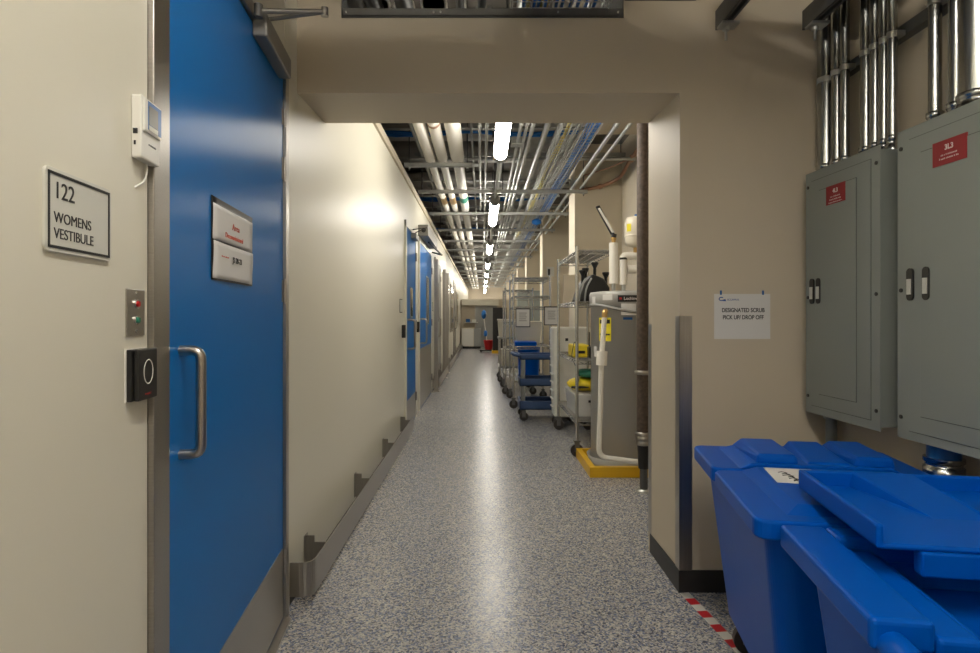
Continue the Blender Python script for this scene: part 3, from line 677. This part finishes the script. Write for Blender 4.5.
# long conduits along the corridor: x, z, radius, start, end
for k_, (x, z, r, y0, y1) in enumerate(sorted(((-.02, 2.79, .013, 3.1, 9.0), (.04, 2.79, .013, 3.1, 34), (-.10, 2.95, .013, 3.1, 12), (.33, 2.81, .016, 3.1, 16), (.38, 2.81, .016, 3.1, 34), (.43, 2.81, .018, 3.1, 9),
                        (.57, 2.86, .028, 3.1, 12), (.49, 3.0, .016, 5, 34), (1.12, 2.79, .020, 3.1, 34), (1.22, 2.78, .016, 3.1, 34), (.22, 2.98, .022, 3.1, 34), (-.66, 2.98, .02, 3.1, 34), (.72, 2.95, .03, 3.1, 34), (1.05, 2.93, .02, 3.1, 34)))):
    mb = MB().cyl((x, y0, z), (x, y1, z), r, 12)
    for y in range(int(y0)+2, int(y1), 3): mb.cyl((x, y, z), (x, y+.05, z), r+.004, 12)
    run('conduit', (ORD[k_] if k_ else 'first')+' lengthwise steel conduit counted from the left wall across the ceiling', 'conduit', mb, GALV, 'lengthwise conduits under the corridor ceiling')
# conduits with offset bends
for x, y in ((.05, 9.3), (.10, 9.35), (.42, 8.7), (.47, 8.75)):
    mb = MB().tube(arc([(x+.35, y, 2.93), (x, y, 2.93), (x, y+.2, 2.79), (x, y+6, 2.79)], .14, 6), .013, 10)
    run('bent_conduit', 'steel conduit with a swept bend dropping in under the corridor ceiling', 'conduit', mb, GALV, 'bent conduits under the corridor ceiling')
# cross conduits and blue cable bundles
for k_, (y, z, r, x0, x1) in enumerate(((4.6, 3.05, .02, -1.6, 1.7), (5.0, 3.12, .016, -1.6, 1.7), (5.7, 2.98, .016, -1.4, 1.0), (6.6, 2.93, .02, -1.6, 1.7), (7.8, 2.96, .016, -1.5, 1.7), (8.5, 2.9, .016, -1.5, 1.1), (9.6, 2.95, .016, -1.5, 1.7), (11.0, 2.93, .016, -1.5, 1.1), (12.8, 2.93, .02, -1.5, 1.7), (14.4, 2.93, .02, -1.5, 1.1), (16.0, 2.93, .02, -1.5, 1.7), (17.9, 2.93, .02, -1.5, 1.1), (20.8, 2.93, .02, -1.5, 1.1), (23.5, 2.93, .02, -1.5, 1.1), (27, 2.93, .02, -1.5, 1.1))):
    run('cross_conduit', ORD[k_]+' cross conduit from the portal, spanning the corridor side to side', 'conduit', MB().cyl((x0, y, z), (x1, y, z), r, 10), GALV, 'cross conduits above the corridor')
for y, z, x0, x1, lab in ((5.95, 3.02, -1.3, .95, 'blue cable bundle crossing above the nearest ceiling light'), (9.6, 3.08, -1.3, 1.0, 'blue cable bundle crossing above the second ceiling light'), (13.0, 3.08, -1.3, 1.0, 'blue cable bundle crossing above the third ceiling light')):
    mb = MB()
    for k in range(7):
        dy, dz = rnd.uniform(-.03, .03), rnd.uniform(-.02, .02)
        mb.tube([(x0+(x1-x0)*j/10, y+dy+.03*math.sin(j+k), z+dz+.02*math.sin(j*1.3+k*.3)) for j in range(11)], .011, 6)
    t = thing('cable_bundle', lab, 'cable bundle', loc=(0, 0, 0)); obj('cables', mb, BLUEC, t)
    for x in (-.6, .1, .6): obj('tie', MB().cyl((x, y, z-.001), (x+.02, y, z), .05, 10), BLACK, t)
# foil wrapped ducts across and along, near the deck
for k_, (y, z, r) in enumerate(((4.3, 3.2, .13), (6.4, 3.2, .13), (7.3, 3.2, .13), (8.9, 3.2, .13), (10.4, 3.2, .13), (12.0, 3.2, .13), (14.0, 3.2, .13), (16.5, 3.2, .13), (19, 3.2, .13), (22, 3.2, .13), (26, 3.2, .13))):
    run('foil_duct', ORD[k_]+' foil wrapped duct from the portal, crossing under the ceiling deck', 'duct', MB().cyl((-1.3, y, z), (.42, y, z), r, 24), FOIL, 'foil wrapped ducts crossing under the deck')
run('foil_trunk_duct', 'wide foil wrapped trunk duct running lengthwise above the cable tray', 'duct', MB().box(.50, 1.08, 3.1, 34, 3.11, 3.33), FOIL)
for x, y, z in ((.33, 5.6, 2.84), (.04, 8.2, 2.82), (.42, 10.2, 2.84), (-.10, 6.9, 2.98), (.57, 7.9, 2.90), (1.12, 9.6, 2.82), (.38, 13.4, 2.84), (-.66, 5.3, 3.01)):
    t = thing('junction_box', 'small steel junction box on a conduit under the corridor ceiling', 'junction box', loc=(x, y, z), group='junction boxes under the corridor ceiling')
    obj('box', MB().box(-.055, .055, -.055, .055, -.045, .02), GALV, t, bev=.003); obj('cover', MB().box(-.06, .06, -.06, .06, -.049, -.045), GALV, t)
# wire basket cable tray
def basket(name, x0, x1, z0, z1, y0, y1, step, lab):
    t = thing(name, lab, 'cable tray', loc=(x0, y0, z0)); mb = MB(); W = x1-x0; H = z1-z0; L = y1-y0
    for i in range(6): mb.tube([(W*i/5, 0, 0), (W*i/5, L, 0)], .0032, 5)
    for x in (0, W):
        for h in (H*.5, H): mb.tube([(x, 0, h), (x, L, h)], .0032, 5)
    obj('long_wires', mb, GALV, t); mb = MB(); n = int(L/step)
    for i in range(n+1): mb.tube([(0, i*step, H), (0, i*step, 0), (W, i*step, 0), (W, i*step, H)], .0028, 4)
    obj('cross_wires', mb, GALV, t)
    return t
basket('cable_tray', .67, .98, 2.76, 2.86, 3.1, 33, .10, 'long galvanized wire basket tray along the right side of the corridor ceiling')
def loom(x0, x1, z, y0, y1, n, m, r, lab, seed, amp=.012):
    q = random.Random(seed); mb = MB()
    for k in range(n):
        x = x0+(x1-x0)*k/max(1, n-1); p = q.uniform(0, 6); s = int((y1-y0)/.4)
        mb.tube([(x+amp*math.sin(p+j*.9), y0+(y1-y0)*j/s, z+amp*.7*math.sin(p*2+j*.7)+q.uniform(0, .012)) for j in range(s+1)], r, 5)
    return run('tray_cables', lab, 'cables', mb, m)
loom(.88, .98, 2.79, 3.2, 19, 7, BLUEC, .007, 'bundle of blue cables lying along the right side of the basket tray', 3)
loom(.70, .74, 2.785, 3.2, 12, 3, YELC, .006, 'pale yellow cables lying along the left side of the basket tray', 5)
loom(.76, .84, 2.785, 3.2, 19, 5, GALV, .007, 'grey armoured cables in the middle of the basket tray', 8)
run('blue_junction_coil', 'coil of blue cable hanging at the basket tray', 'cable coil', MB().lathe([(.02, -.05), (.07, -.03), (.08, 0), (.07, .03), (.02, .05)], .88, 9.7, 14), BLUEC).location = (0, 0, 2.72)
# near-side tray passing through the framed opening
basket('cable_tray', .13, .55, 2.535, 2.62, .6, 3.5, .05, 'short wire basket tray passing through the opening above the portal')
loom(.18, .50, 2.56, .7, 3.4, 10, BLUEC, .008, 'blue cables lying in the tray through the opening above the portal', 11)
loom(.2, .30, 2.585, .7, 3.4, 3, YELC, .007, 'yellow cables lying in the tray through the opening above the portal', 12)
for x, r, q_ in ((-.50, .04, 'leftmost thick'), (-.36, .04, 'second thick'), (-.10, .02, 'left thin'), (.0, .02, 'right thin')):
    run('overhead_pipe', q_+' dark pipe passing through the framed opening above the portal', 'pipe', MB().cyl((x, 2.3, 2.60+r), (x, 3.4, 2.60+r), r, 16), GALVD, 'pipes through the framed opening')
run('added_shade_duct', 'added unseen flat duct above the vestibule that shades the wall over the portal', 'duct', MB().box(-.60, .92, 1.45, 2.05, 2.34, 2.51), FOIL)  # out of view, added only to shade the wall above the portal
# copper line on the corridor's right wall
pts = arc([(1.70, 6.3, 3.05), (1.69, 6.9, 2.97), (1.66, 7.2, 2.85), (1.45, 7.42, 2.79), (1.20, 7.44, 2.76)], .15, 6)
t = thing('copper_line', 'tan insulated copper line with couplings curving down the corridor right wall', 'pipe', loc=(0, 0, 0))
obj('line', MB().tube(pts, .022, 10), COPPER, t); obj('coupling', MB().cyl(pts[1], pts[1]+Vector((.0, .06, -.02)), .034, 12), COPPER, t); obj('coupling', MB().cyl(pts[-6], pts[-5], .032, 12), COPPER, t)
run('copper_line', 'thin copper line looping high on the right wall by the beam', 'pipe', MB().tube(arc([(1.72, 6.05, 3.1), (1.70, 6.4, 2.94), (1.5, 7.0, 2.93), (1.25, 7.44, 2.94)], .2, 6), .010, 8), COPPER)

# ------------------------------------------------------------------ light fixtures
def fixture(y, L, lens, lab, z=2.565, x=.155):
    t = thing('ceiling_light', lab, 'ceiling light', loc=(x, y, z), group='tubular ceiling lights in a row')
    prof = [(.056*math.sin(a*PI/10), -.056*math.cos(a*PI/10)+.01) for a in range(-8, 9)]
    obj('lens', MB().prism(prof, lambda u, v, w: (u, w, v), L, .0), lens, t)
    hs = MB().prism([(-.045, .05), (.045, .05), (.035, .085), (-.035, .085)], lambda u, v, w: (u, w, v), L+.03, -.03)
    obj('housing', hs, GALV, t)
    for w0, w1 in ((-.10, -.001), (L+.001, L+.10)):
        obj('end_cap', MB().prism([(u*1.08, v*1.08) for u, v in prof], lambda u, v, w: (u, w, v), w1, w0), HEATT, t)
    for w in (.2, L-.2): obj('hanger_rod', MB().cyl((0, w, .08), (0, w, 3.35-z), .006, 8), GALVD, t)
    return t
names = ['first and largest', 'second', 'third', 'fourth', 'fifth', 'sixth', 'seventh', 'eighth', 'farthest']
ys = [3.45, 7.2, 11.3, 15.3, 18.9, 22.5, 26.1, 29.7, 32.9]
for i, y in enumerate(ys): fixture(y, 1.62, LENS, '%s tubular ceiling light counted from the portal' % names[i])
for i in range(8):
    run('fixture_conduit', 'steel conduit stub linking two ceiling lights in the row', 'conduit', MB().cyl((.155, ys[i]+(1.74), 2.60), (.155, ys[i+1]-.1, 2.60), .014, 10), GALV, 'conduits linking the ceiling lights')
for y, lab in ((-.55, 'tubular ceiling light above the vestibule near the door'), (-2.9, 'added unseen tubular light at the back of the vestibule, a brightening fill')):  # the back one is an extra unseen lamp, added to brighten the lower half
    fixture(y, 1.62, LENSN, lab, z=2.78)

# ------------------------------------------------------------------ right wall: panels and conduits
PX = frame((1.376, 2.55, 0), (.036, -1, 0))
def panel(s0, W, z0, z1, lab, red, latches, door, txt):
    t = thing('electrical_panel', lab, 'electrical panel', M=PX @ T3((s0, z0, 0))); H = z1-z0
    obj('tub', MB().box(.012, W-.012, .012, H-.012, -.118, -.004), PANEL, t)
    obj('cover', MB().box(0, W, 0, H, -.004, 0), PANEL, t, bev=.001)
    def outline(a, b_, c, d, m, name, th=.0022, lift=.003):
        obj(name+'_gap', MB().box(a-th, b_+th, c-th, d+th, 0, .0006), PANELD, t)
        return obj(name, MB().box(a, b_, c, d, 0, lift), m, t, bev=.0008)
    (a, b_, c, d), (e, f, g_, h_) = door
    outline(a, b_, c, d, PANEL, 'trim_door'); 
    obj('door_gap', MB().box(e-.0022, f+.0022, g_-.0022, h_+.0022, .003, .0036), PANELD, t)
    obj('door', MB().box(e, f, g_, h_, .003, .006), PANEL, t, bev=.0008)
    for x, y, in ((.018, .07), (.018, H/2-.02), (.018, H-.06), (W-.018, .07), (W-.018, H/2-.02), (W-.018, H-.06)):
        obj('screw', MB().cyl((x, y, 0), (x, y, .003), .007, 12), BLACK, t)
    for x in latches:
        o = obj('latch', MB().prism(rrect(x-.014, x+.014, .455, .56, .0135, 6), lambda u, v, w: (u, v, w), .0, .009), BLACK, t)
        obj('latch_tab', MB().box(x-.008, x+.008, .475, .525, .009, .013), COPPER if 0 else SIGNP, o)
    a, b_, c, d = red
    rl = obj('red_label', MB().box(a, b_, c, d, .004, .008), REDL, t)
    cx = (a+b_)/2
    text('lettering', txt[0], .022, INKW, rl, cx, d-.030, .0082, align='CENTER', depth=.0004, bold=.0006)
    for q_ in range(txt[1]): obj('small_print', print_row(cx-.030-.006*q_, cx+.030+.006*q_, d-.047-.011*q_, .006, .0082, 7+q_), INKW, rl)
panel(.0, .452, .795, 1.80, 'grey electrical panel nearer the corridor, left of the two', (.154, .272, .845, .918), (.055, .100), ((.045, .405, .034, .965), (.102, .33, .087, .916)), ('4L3', 3))
panel(.535, .60, .795, 1.815, 'larger grey electrical panel cut by the right edge of the view', (.16, .285, .862, .936), (.065, .132), ((.055, .545, .03, .98), (.108, .49, .085, .925)), ('3L3', 2))
# conduits rising from the panels
PL = {.046: 'thickest, leftmost shiny conduit', .125: 'second shiny conduit from the left', .18: 'third, slim shiny conduit', .313: 'fourth shiny conduit, right of the bare gap,',
      .366: 'fifth slim shiny conduit', .416: 'sixth slim shiny conduit', .461: 'rightmost of seven shiny conduits', .663: 'slim shiny conduit standing alone', .753: 'shiny conduit close beside the fat one', .835: 'fattest shiny conduit at the view edge'}
for s_, r, z0, k in ((.046, .034, 1.80, 0), (.125, .022, 1.80, 0), (.18, .017, 1.80, 0), (.313, .020, 1.80, 0), (.366, .017, 1.80, 0), (.416, .016, 1.80, 0), (.461, .016, 1.80, 0), (.663, .019, 1.815, 1), (.753, .022, 1.815, 1), (.835, .050, 1.815, 1)):
    x = 1.47; y = 2.61-s_
    t = thing('panel_conduit', PL[s_]+(' rising from the right-hand electrical panel' if k else ' rising from the left-hand electrical panel'), 'conduit', loc=(x, y, z0-.008), group='conduits rising from the %s panel' % ('right' if k else 'left'))
    obj('tube', MB().cyl((0, 0, 0), (0, 0, 3.35-z0), r, 20), SHINY, t)
    obj('connector', MB().lathe([(r+.007, 0), (r+.007, .018), (r+.003, .02), (r+.003, .035), (r+.006, .037), (r+.006, .052), (r, .055)], 0, 0, 20), SHINY, t)
    obj('strap', MB().cyl((0, 0, .402), (0, 0, .424), r+.002, 18).box(0, .03, -r-.008, r+.008, .404, .422), GALV, t)
t = thing('wall_strut', 'horizontal strut channel clamping the conduits to the right wall', 'strut', loc=(1.52, 0, 2.22))
obj('channel', MB().box(-.02, .02, .9, 2.60, -.02, .02), GALVD, t)
obj('end_clip', MB().cyl((-.025, 2.59, 0), (.0, 2.59, 0), .018, 12), BLACK, t)
for s_, y0 in ((.041, 0), ):
    run('lower_conduit', 'grey conduit dropping from the left electrical panel to the floor', 'conduit', MB().cyl((1.49, 2.56, .02), (1.49, 2.56, .80), .022, 14).cyl((1.49, 2.56, .76), (1.49, 2.56, .80), .03, 14), PANEL)
t = thing('lower_conduit', 'large steel conduit with blue connector below the right electrical panel', 'conduit', loc=(1.47, 1.91, 0))
obj('tube', MB().cyl((0, 0, .01), (0, 0, .72), .044, 20), SHINY, t); obj('coupling', MB().lathe([(.056, .70), (.056, .72), (.05, .722), (.05, .735), (.056, .737), (.056, .75)], 0, 0, 24), SHINY, t)
obj('blue_sleeve', MB().cyl((0, 0, .75), (0, 0, .80), .046, 20), BLUEF, t)
# two strut channels hung at the top right, ending before the wall
for x, lab in ((1.00, 'strut channel end with hanging bolt high above the scrub notice, left of two'), (1.365, 'strut channel end with hanging bolt beside the conduits, right of two')):
    t = thing('hung_strut', lab, 'strut', loc=(x, 2.52, 2.42))
    ch = MB().box(-.02, -.017, -3, 0, -.02, .06).box(.017, .02, -3, 0, -.02, .06).box(-.02, .02, -3, 0, .018, .022).box(-.02, -.009, -3, 0, -.02, -.017).box(.009, .02, -3, 0, -.02, -.017)
    obj('channel', ch, GALVD, t)
    obj('bolt', MB().cyl((0, -.06, -.09), (0, -.06, .03), .006, 8), GALV, t); obj('nut', MB().cyl((0, -.06, -.05), (0, -.06, -.035), .014, 6), GALV, t)
    obj('washer', MB().box(-.025, .045, -.09, -.03, -.032, -.022), GALV, t)
    obj('threaded_rod', MB().cyl((0, -.4, .05), (0, -.4, .93), .006, 8), GALVD, t); obj('threaded_rod', MB().cyl((0, -2.4, .05), (0, -2.4, .93), .006, 8), GALVD, t)
run('overhead_tray', 'wide solid bottomed tray resting on the hung struts', 'cable tray', MB().box(.93, 1.44, 2.1, 2.42, 2.482, 2.50).box(.93, .94, 2.1, 2.42, 2.482, 2.58).box(1.43, 1.44, 2.1, 2.42, 2.482, 2.58), GALVD)

# scrub notice on the wall
t = thing('scrub_notice', 'white paper sign reading DESIGNATED SCRUB PICK UP/ DROP OFF', 'sign', M=FW @ T3((1.131, 1.198, 0)))
obj('sheet', MB().box(-.122, .122, -.098, .098, .001, .0025), PAPER, t)
text('lettering', 'DESIGNATED SCRUB', .0250, INK, t, .004, .019, .0027, align='CENTER', bold=.0005, sx=.80)
text('lettering', 'PICK UP/ DROP OFF', .0250, INK, t, .004, -.012, .0027, align='CENTER', bold=.0005, sx=.80)
lg = MB(); lg.tube([(-.091+.010*math.cos(a), .076+.007*math.sin(a), .003) for a in [x*.35+.8 for x in range(15)]], .002, 6)
lg.prism([(-.090, .068), (-.070, .066), (-.074, .076), (-.084, .072)], lambda u, v, w: (u, v, w), .0025, .0035)
obj('logo', lg, INKB, t)
text('lettering', 'SCORPIUS', .0115, INKB, t, -.066, .069, .0027)
for x in (-.093, .090): obj('blue_tape', MB().box(x-.004, x+.004, .094, .113, .002, .004), BLUEF, t)

# floor tape
M = T3((.876, 2.600, 0)) @ Matrix.Rotation(math.atan2(-.62, .068), 4, 'Z')
tag(obj('floor_tape', MB().box(0, 1.15, -.021, .021, .0004, .0014), TAPE, M=M), 'red and white striped tape on the floor beside the blue bins', 'floor tape')

# ------------------------------------------------------------------ blue bins
def walls_shell(bot, top, zb, zt, th):
    """open tapered container: bot/top = outer ccw corner lists"""
    mb = MB(); n = len(bot)
    cb = (sum(p[0] for p in bot)/n, sum(p[1] for p in bot)/n); ct = (sum(p[0] for p in top)/n, sum(p[1] for p in top)/n)
    def sh(p, c, d):
        v = Vector((p[0]-c[0], p[1]-c[1])); l = v.length; v = v*((l-d)/l); return (c[0]+v.x, c[1]+v.y)
    ob = [(p[0], p[1], zb) for p in bot]; ot = [(p[0], p[1], zt) for p in top]
    ib = [(*sh(p, cb, th), zb+th) for p in bot]; it = [(*sh(p, ct, th), zt) for p in top]
    fs = [tuple(range(n))[::-1]]
    for i in range(n):
        j = (i+1) % n
        fs += [(i, j, n+j, n+i), (n+i, n+j, 3*n+j, 3*n+i), (2*n+j, 2*n+i, 3*n+i, 3*n+j)]
    fs.append(tuple(range(2*n, 3*n)))
    return mb.add(ob+ot+ib+it, fs)
# bin-local frame: x to the right, y away from the camera; origin = near left rim corner on the floor plane
BW, BL = .66, .86
def bin_body(t, y0=0, y1=BL, zt=.66):
    top = rrect(.04, BW-.04, y0+.035, y1-.035, .06, 10); bot = rrect(.10, BW-.10, y0+.10, y1-.09, .06, 10)
    obj('body', walls_shell(bot, top, .13, zt, .012), BIN, t)
    for x in (.16, BW-.16):
        for y in (y0+.18, y1-.16): caster(t, x, y, .135, .05)
def lid_half(y0, y1, z, parent, name, th=.05, open_end=None):
    """a lid slab with a down-turned rim and a raised centre panel"""
    o = obj(name, MB().prism(rrect(0, BW, y0, y1, .035), lambda u, v, w: (u, v, w), z-th, z), BIN, parent, bev=.008, seg=3)
    return o
ang1 = math.radians(9.5)
t = thing('blue_lidded_bin', 'blue wheeled bin with its lid closed and a paper label on top', 'bin', M=T3((.672, 1.470, 0)) @ Matrix.Rotation(-ang1, 4, 'Z'))
bin_body(t)
lid_half(-.0, .495, .700, t, 'front_lid'); lid_half(.50, BL, .703, t, 'rear_lid')
# raised plateau with a sloped left side
pl = MB().hexa([(.085, .05, .700), (BW-.085, .05, .700), (BW-.085, .49, .700), (.085, .49, .700)], [(.13, .11, .712), (BW-.13, .11, .712), (BW-.13, .49, .716), (.13, .49, .716)])
obj('lid_panel', pl, BIN, t, bev=.004)
pl = MB().hexa([(.085, .503, .703), (BW-.085, .503, .703), (BW-.085, .82, .703), (.085, .82, .703)], [(.12, .503, .722), (BW-.12, .503, .722), (BW-.13, .78, .725), (.13, .78, .725)])
obj('lid_panel', pl, BIN, t, bev=.004)
for x0, x1 in ((.14, .27), (.435, .555)):
    hp = MB().hexa([(x0, .515, .715), (x1, .515, .715), (x1+.01, .80, .715), (x0-.02, .80, .715)], [(x0+.006, .52, .750), (x1-.006, .52, .750), (x1-.01, .76, .755), (x0+.01, .76, .755)])
    obj('hinge_hump', hp, BIN, t, bev=.010, seg=3)
wd = MB().hexa([(.292, .51, .715), (.430, .51, .715), (.430, .78, .715), (.292, .78, .715)], [(.300, .53, .728), (.422, .53, .728), (.41, .76, .75), (.312, .76, .75)])
obj('centre_wedge', wd, BIN, t, bev=.006)
pp = MB().box(-.07, .07, -.085, .085, 0, .001)
pap = obj('paper_label', pp, PAPER, t, T3((.215, .39, .7145)) @ Matrix.Rotation(-.05, 4, 'Z') @ Matrix.Rotation(.012, 4, 'X'))
scr = MB()
for k, (y, a, b_) in enumerate(((.03, .006, .030), (.012, .012, .034), (-.004, .010, .040), (-.02, .022, .038), (-.036, .020, .044), (-.05, .030, .046), (-.062, .026, .044))):
    a -= .045; b_ -= .045
    scr.tube([(a, y, .0015), ((a+b_)/2, y+.008, .0015), (b_, y-.004, .0015), ((a+b_)/2+.004, y-.012, .0015)], .0016, 5)
obj('black_handwriting', scr, INK, pap)
# front bin with the lid folded back
t = thing('blue_open_bin', 'nearest blue wheeled bin with its lid folded back over the rear', 'bin', M=T3((.577, .588, 0)) @ Matrix.Rotation(-math.radians(9.2), 4, 'Z'))
bin_body(t, 0, BL)
rear = MB()
# rear fixed half: ring with a sunken channel
y0, y1 = .41, .868
obj('rear_lid', MB().box(0, .10, y0, y1, .645, .70).box(.10, BW, y1-.07, y1, .645, .70).box(.10, .17, y0, y1-.07, .60, .675).box(.17, .19, y0, y1-.07, .58, .665).box(BW-.06, BW, y0, y1-.07, .645, .70).box(.19, BW-.06, y0, y1-.07, .56, .60), BIN, t, bev=.010, seg=3)
obj('rim_roll', MB().tube(arc([(.035, y0, .655), (.035, .035, .655), (BW-.035, .035, .655), (BW-.035, y0, .655)], .07, 6), .026, 16), BIN, t)
obj('hinge_bar', MB().cyl((.26, y0-.015, .665), (BW, y0-.015, .665), .026, 18), BIN, t)
tr = MB(); zz = .735
X0, X1, Y0, Y1 = .11, .76, .634, 1.07
tr.box(X0, X1, Y0, Y1, zz, zz+.012)
tr.box(X0, X0+.014, Y0, Y1, zz, zz+.05).box(X0, X1, Y1-.014, Y1, zz, zz+.05).box(X1-.014, X1, Y0, Y1, zz, zz+.05)
tr.box(X0+.19, X1, Y0-.06, Y0, zz, zz+.012).box(X0+.08, X0+.19, Y0-.004, Y0+.03, zz-.05, zz)
lidm = T3((0, 0, 0))
fl = obj('folded_lid', tr, BIN, t, lidm, bev=.005)
wd = MB().hexa([(X0+.17, Y0+.14, zz+.01), (X0+.33, Y0+.14, zz+.01), (X0+.33, Y1-.01, zz+.01), (X0+.12, Y1-.01, zz+.01)], [(X0+.20, Y0+.18, zz+.012), (X0+.31, Y0+.18, zz+.012), (X0+.27, Y1-.01, zz+.052), (X0+.13, Y1-.01, zz+.052)])
obj('lid_wedge', wd, BIN, fl, bev=.004)
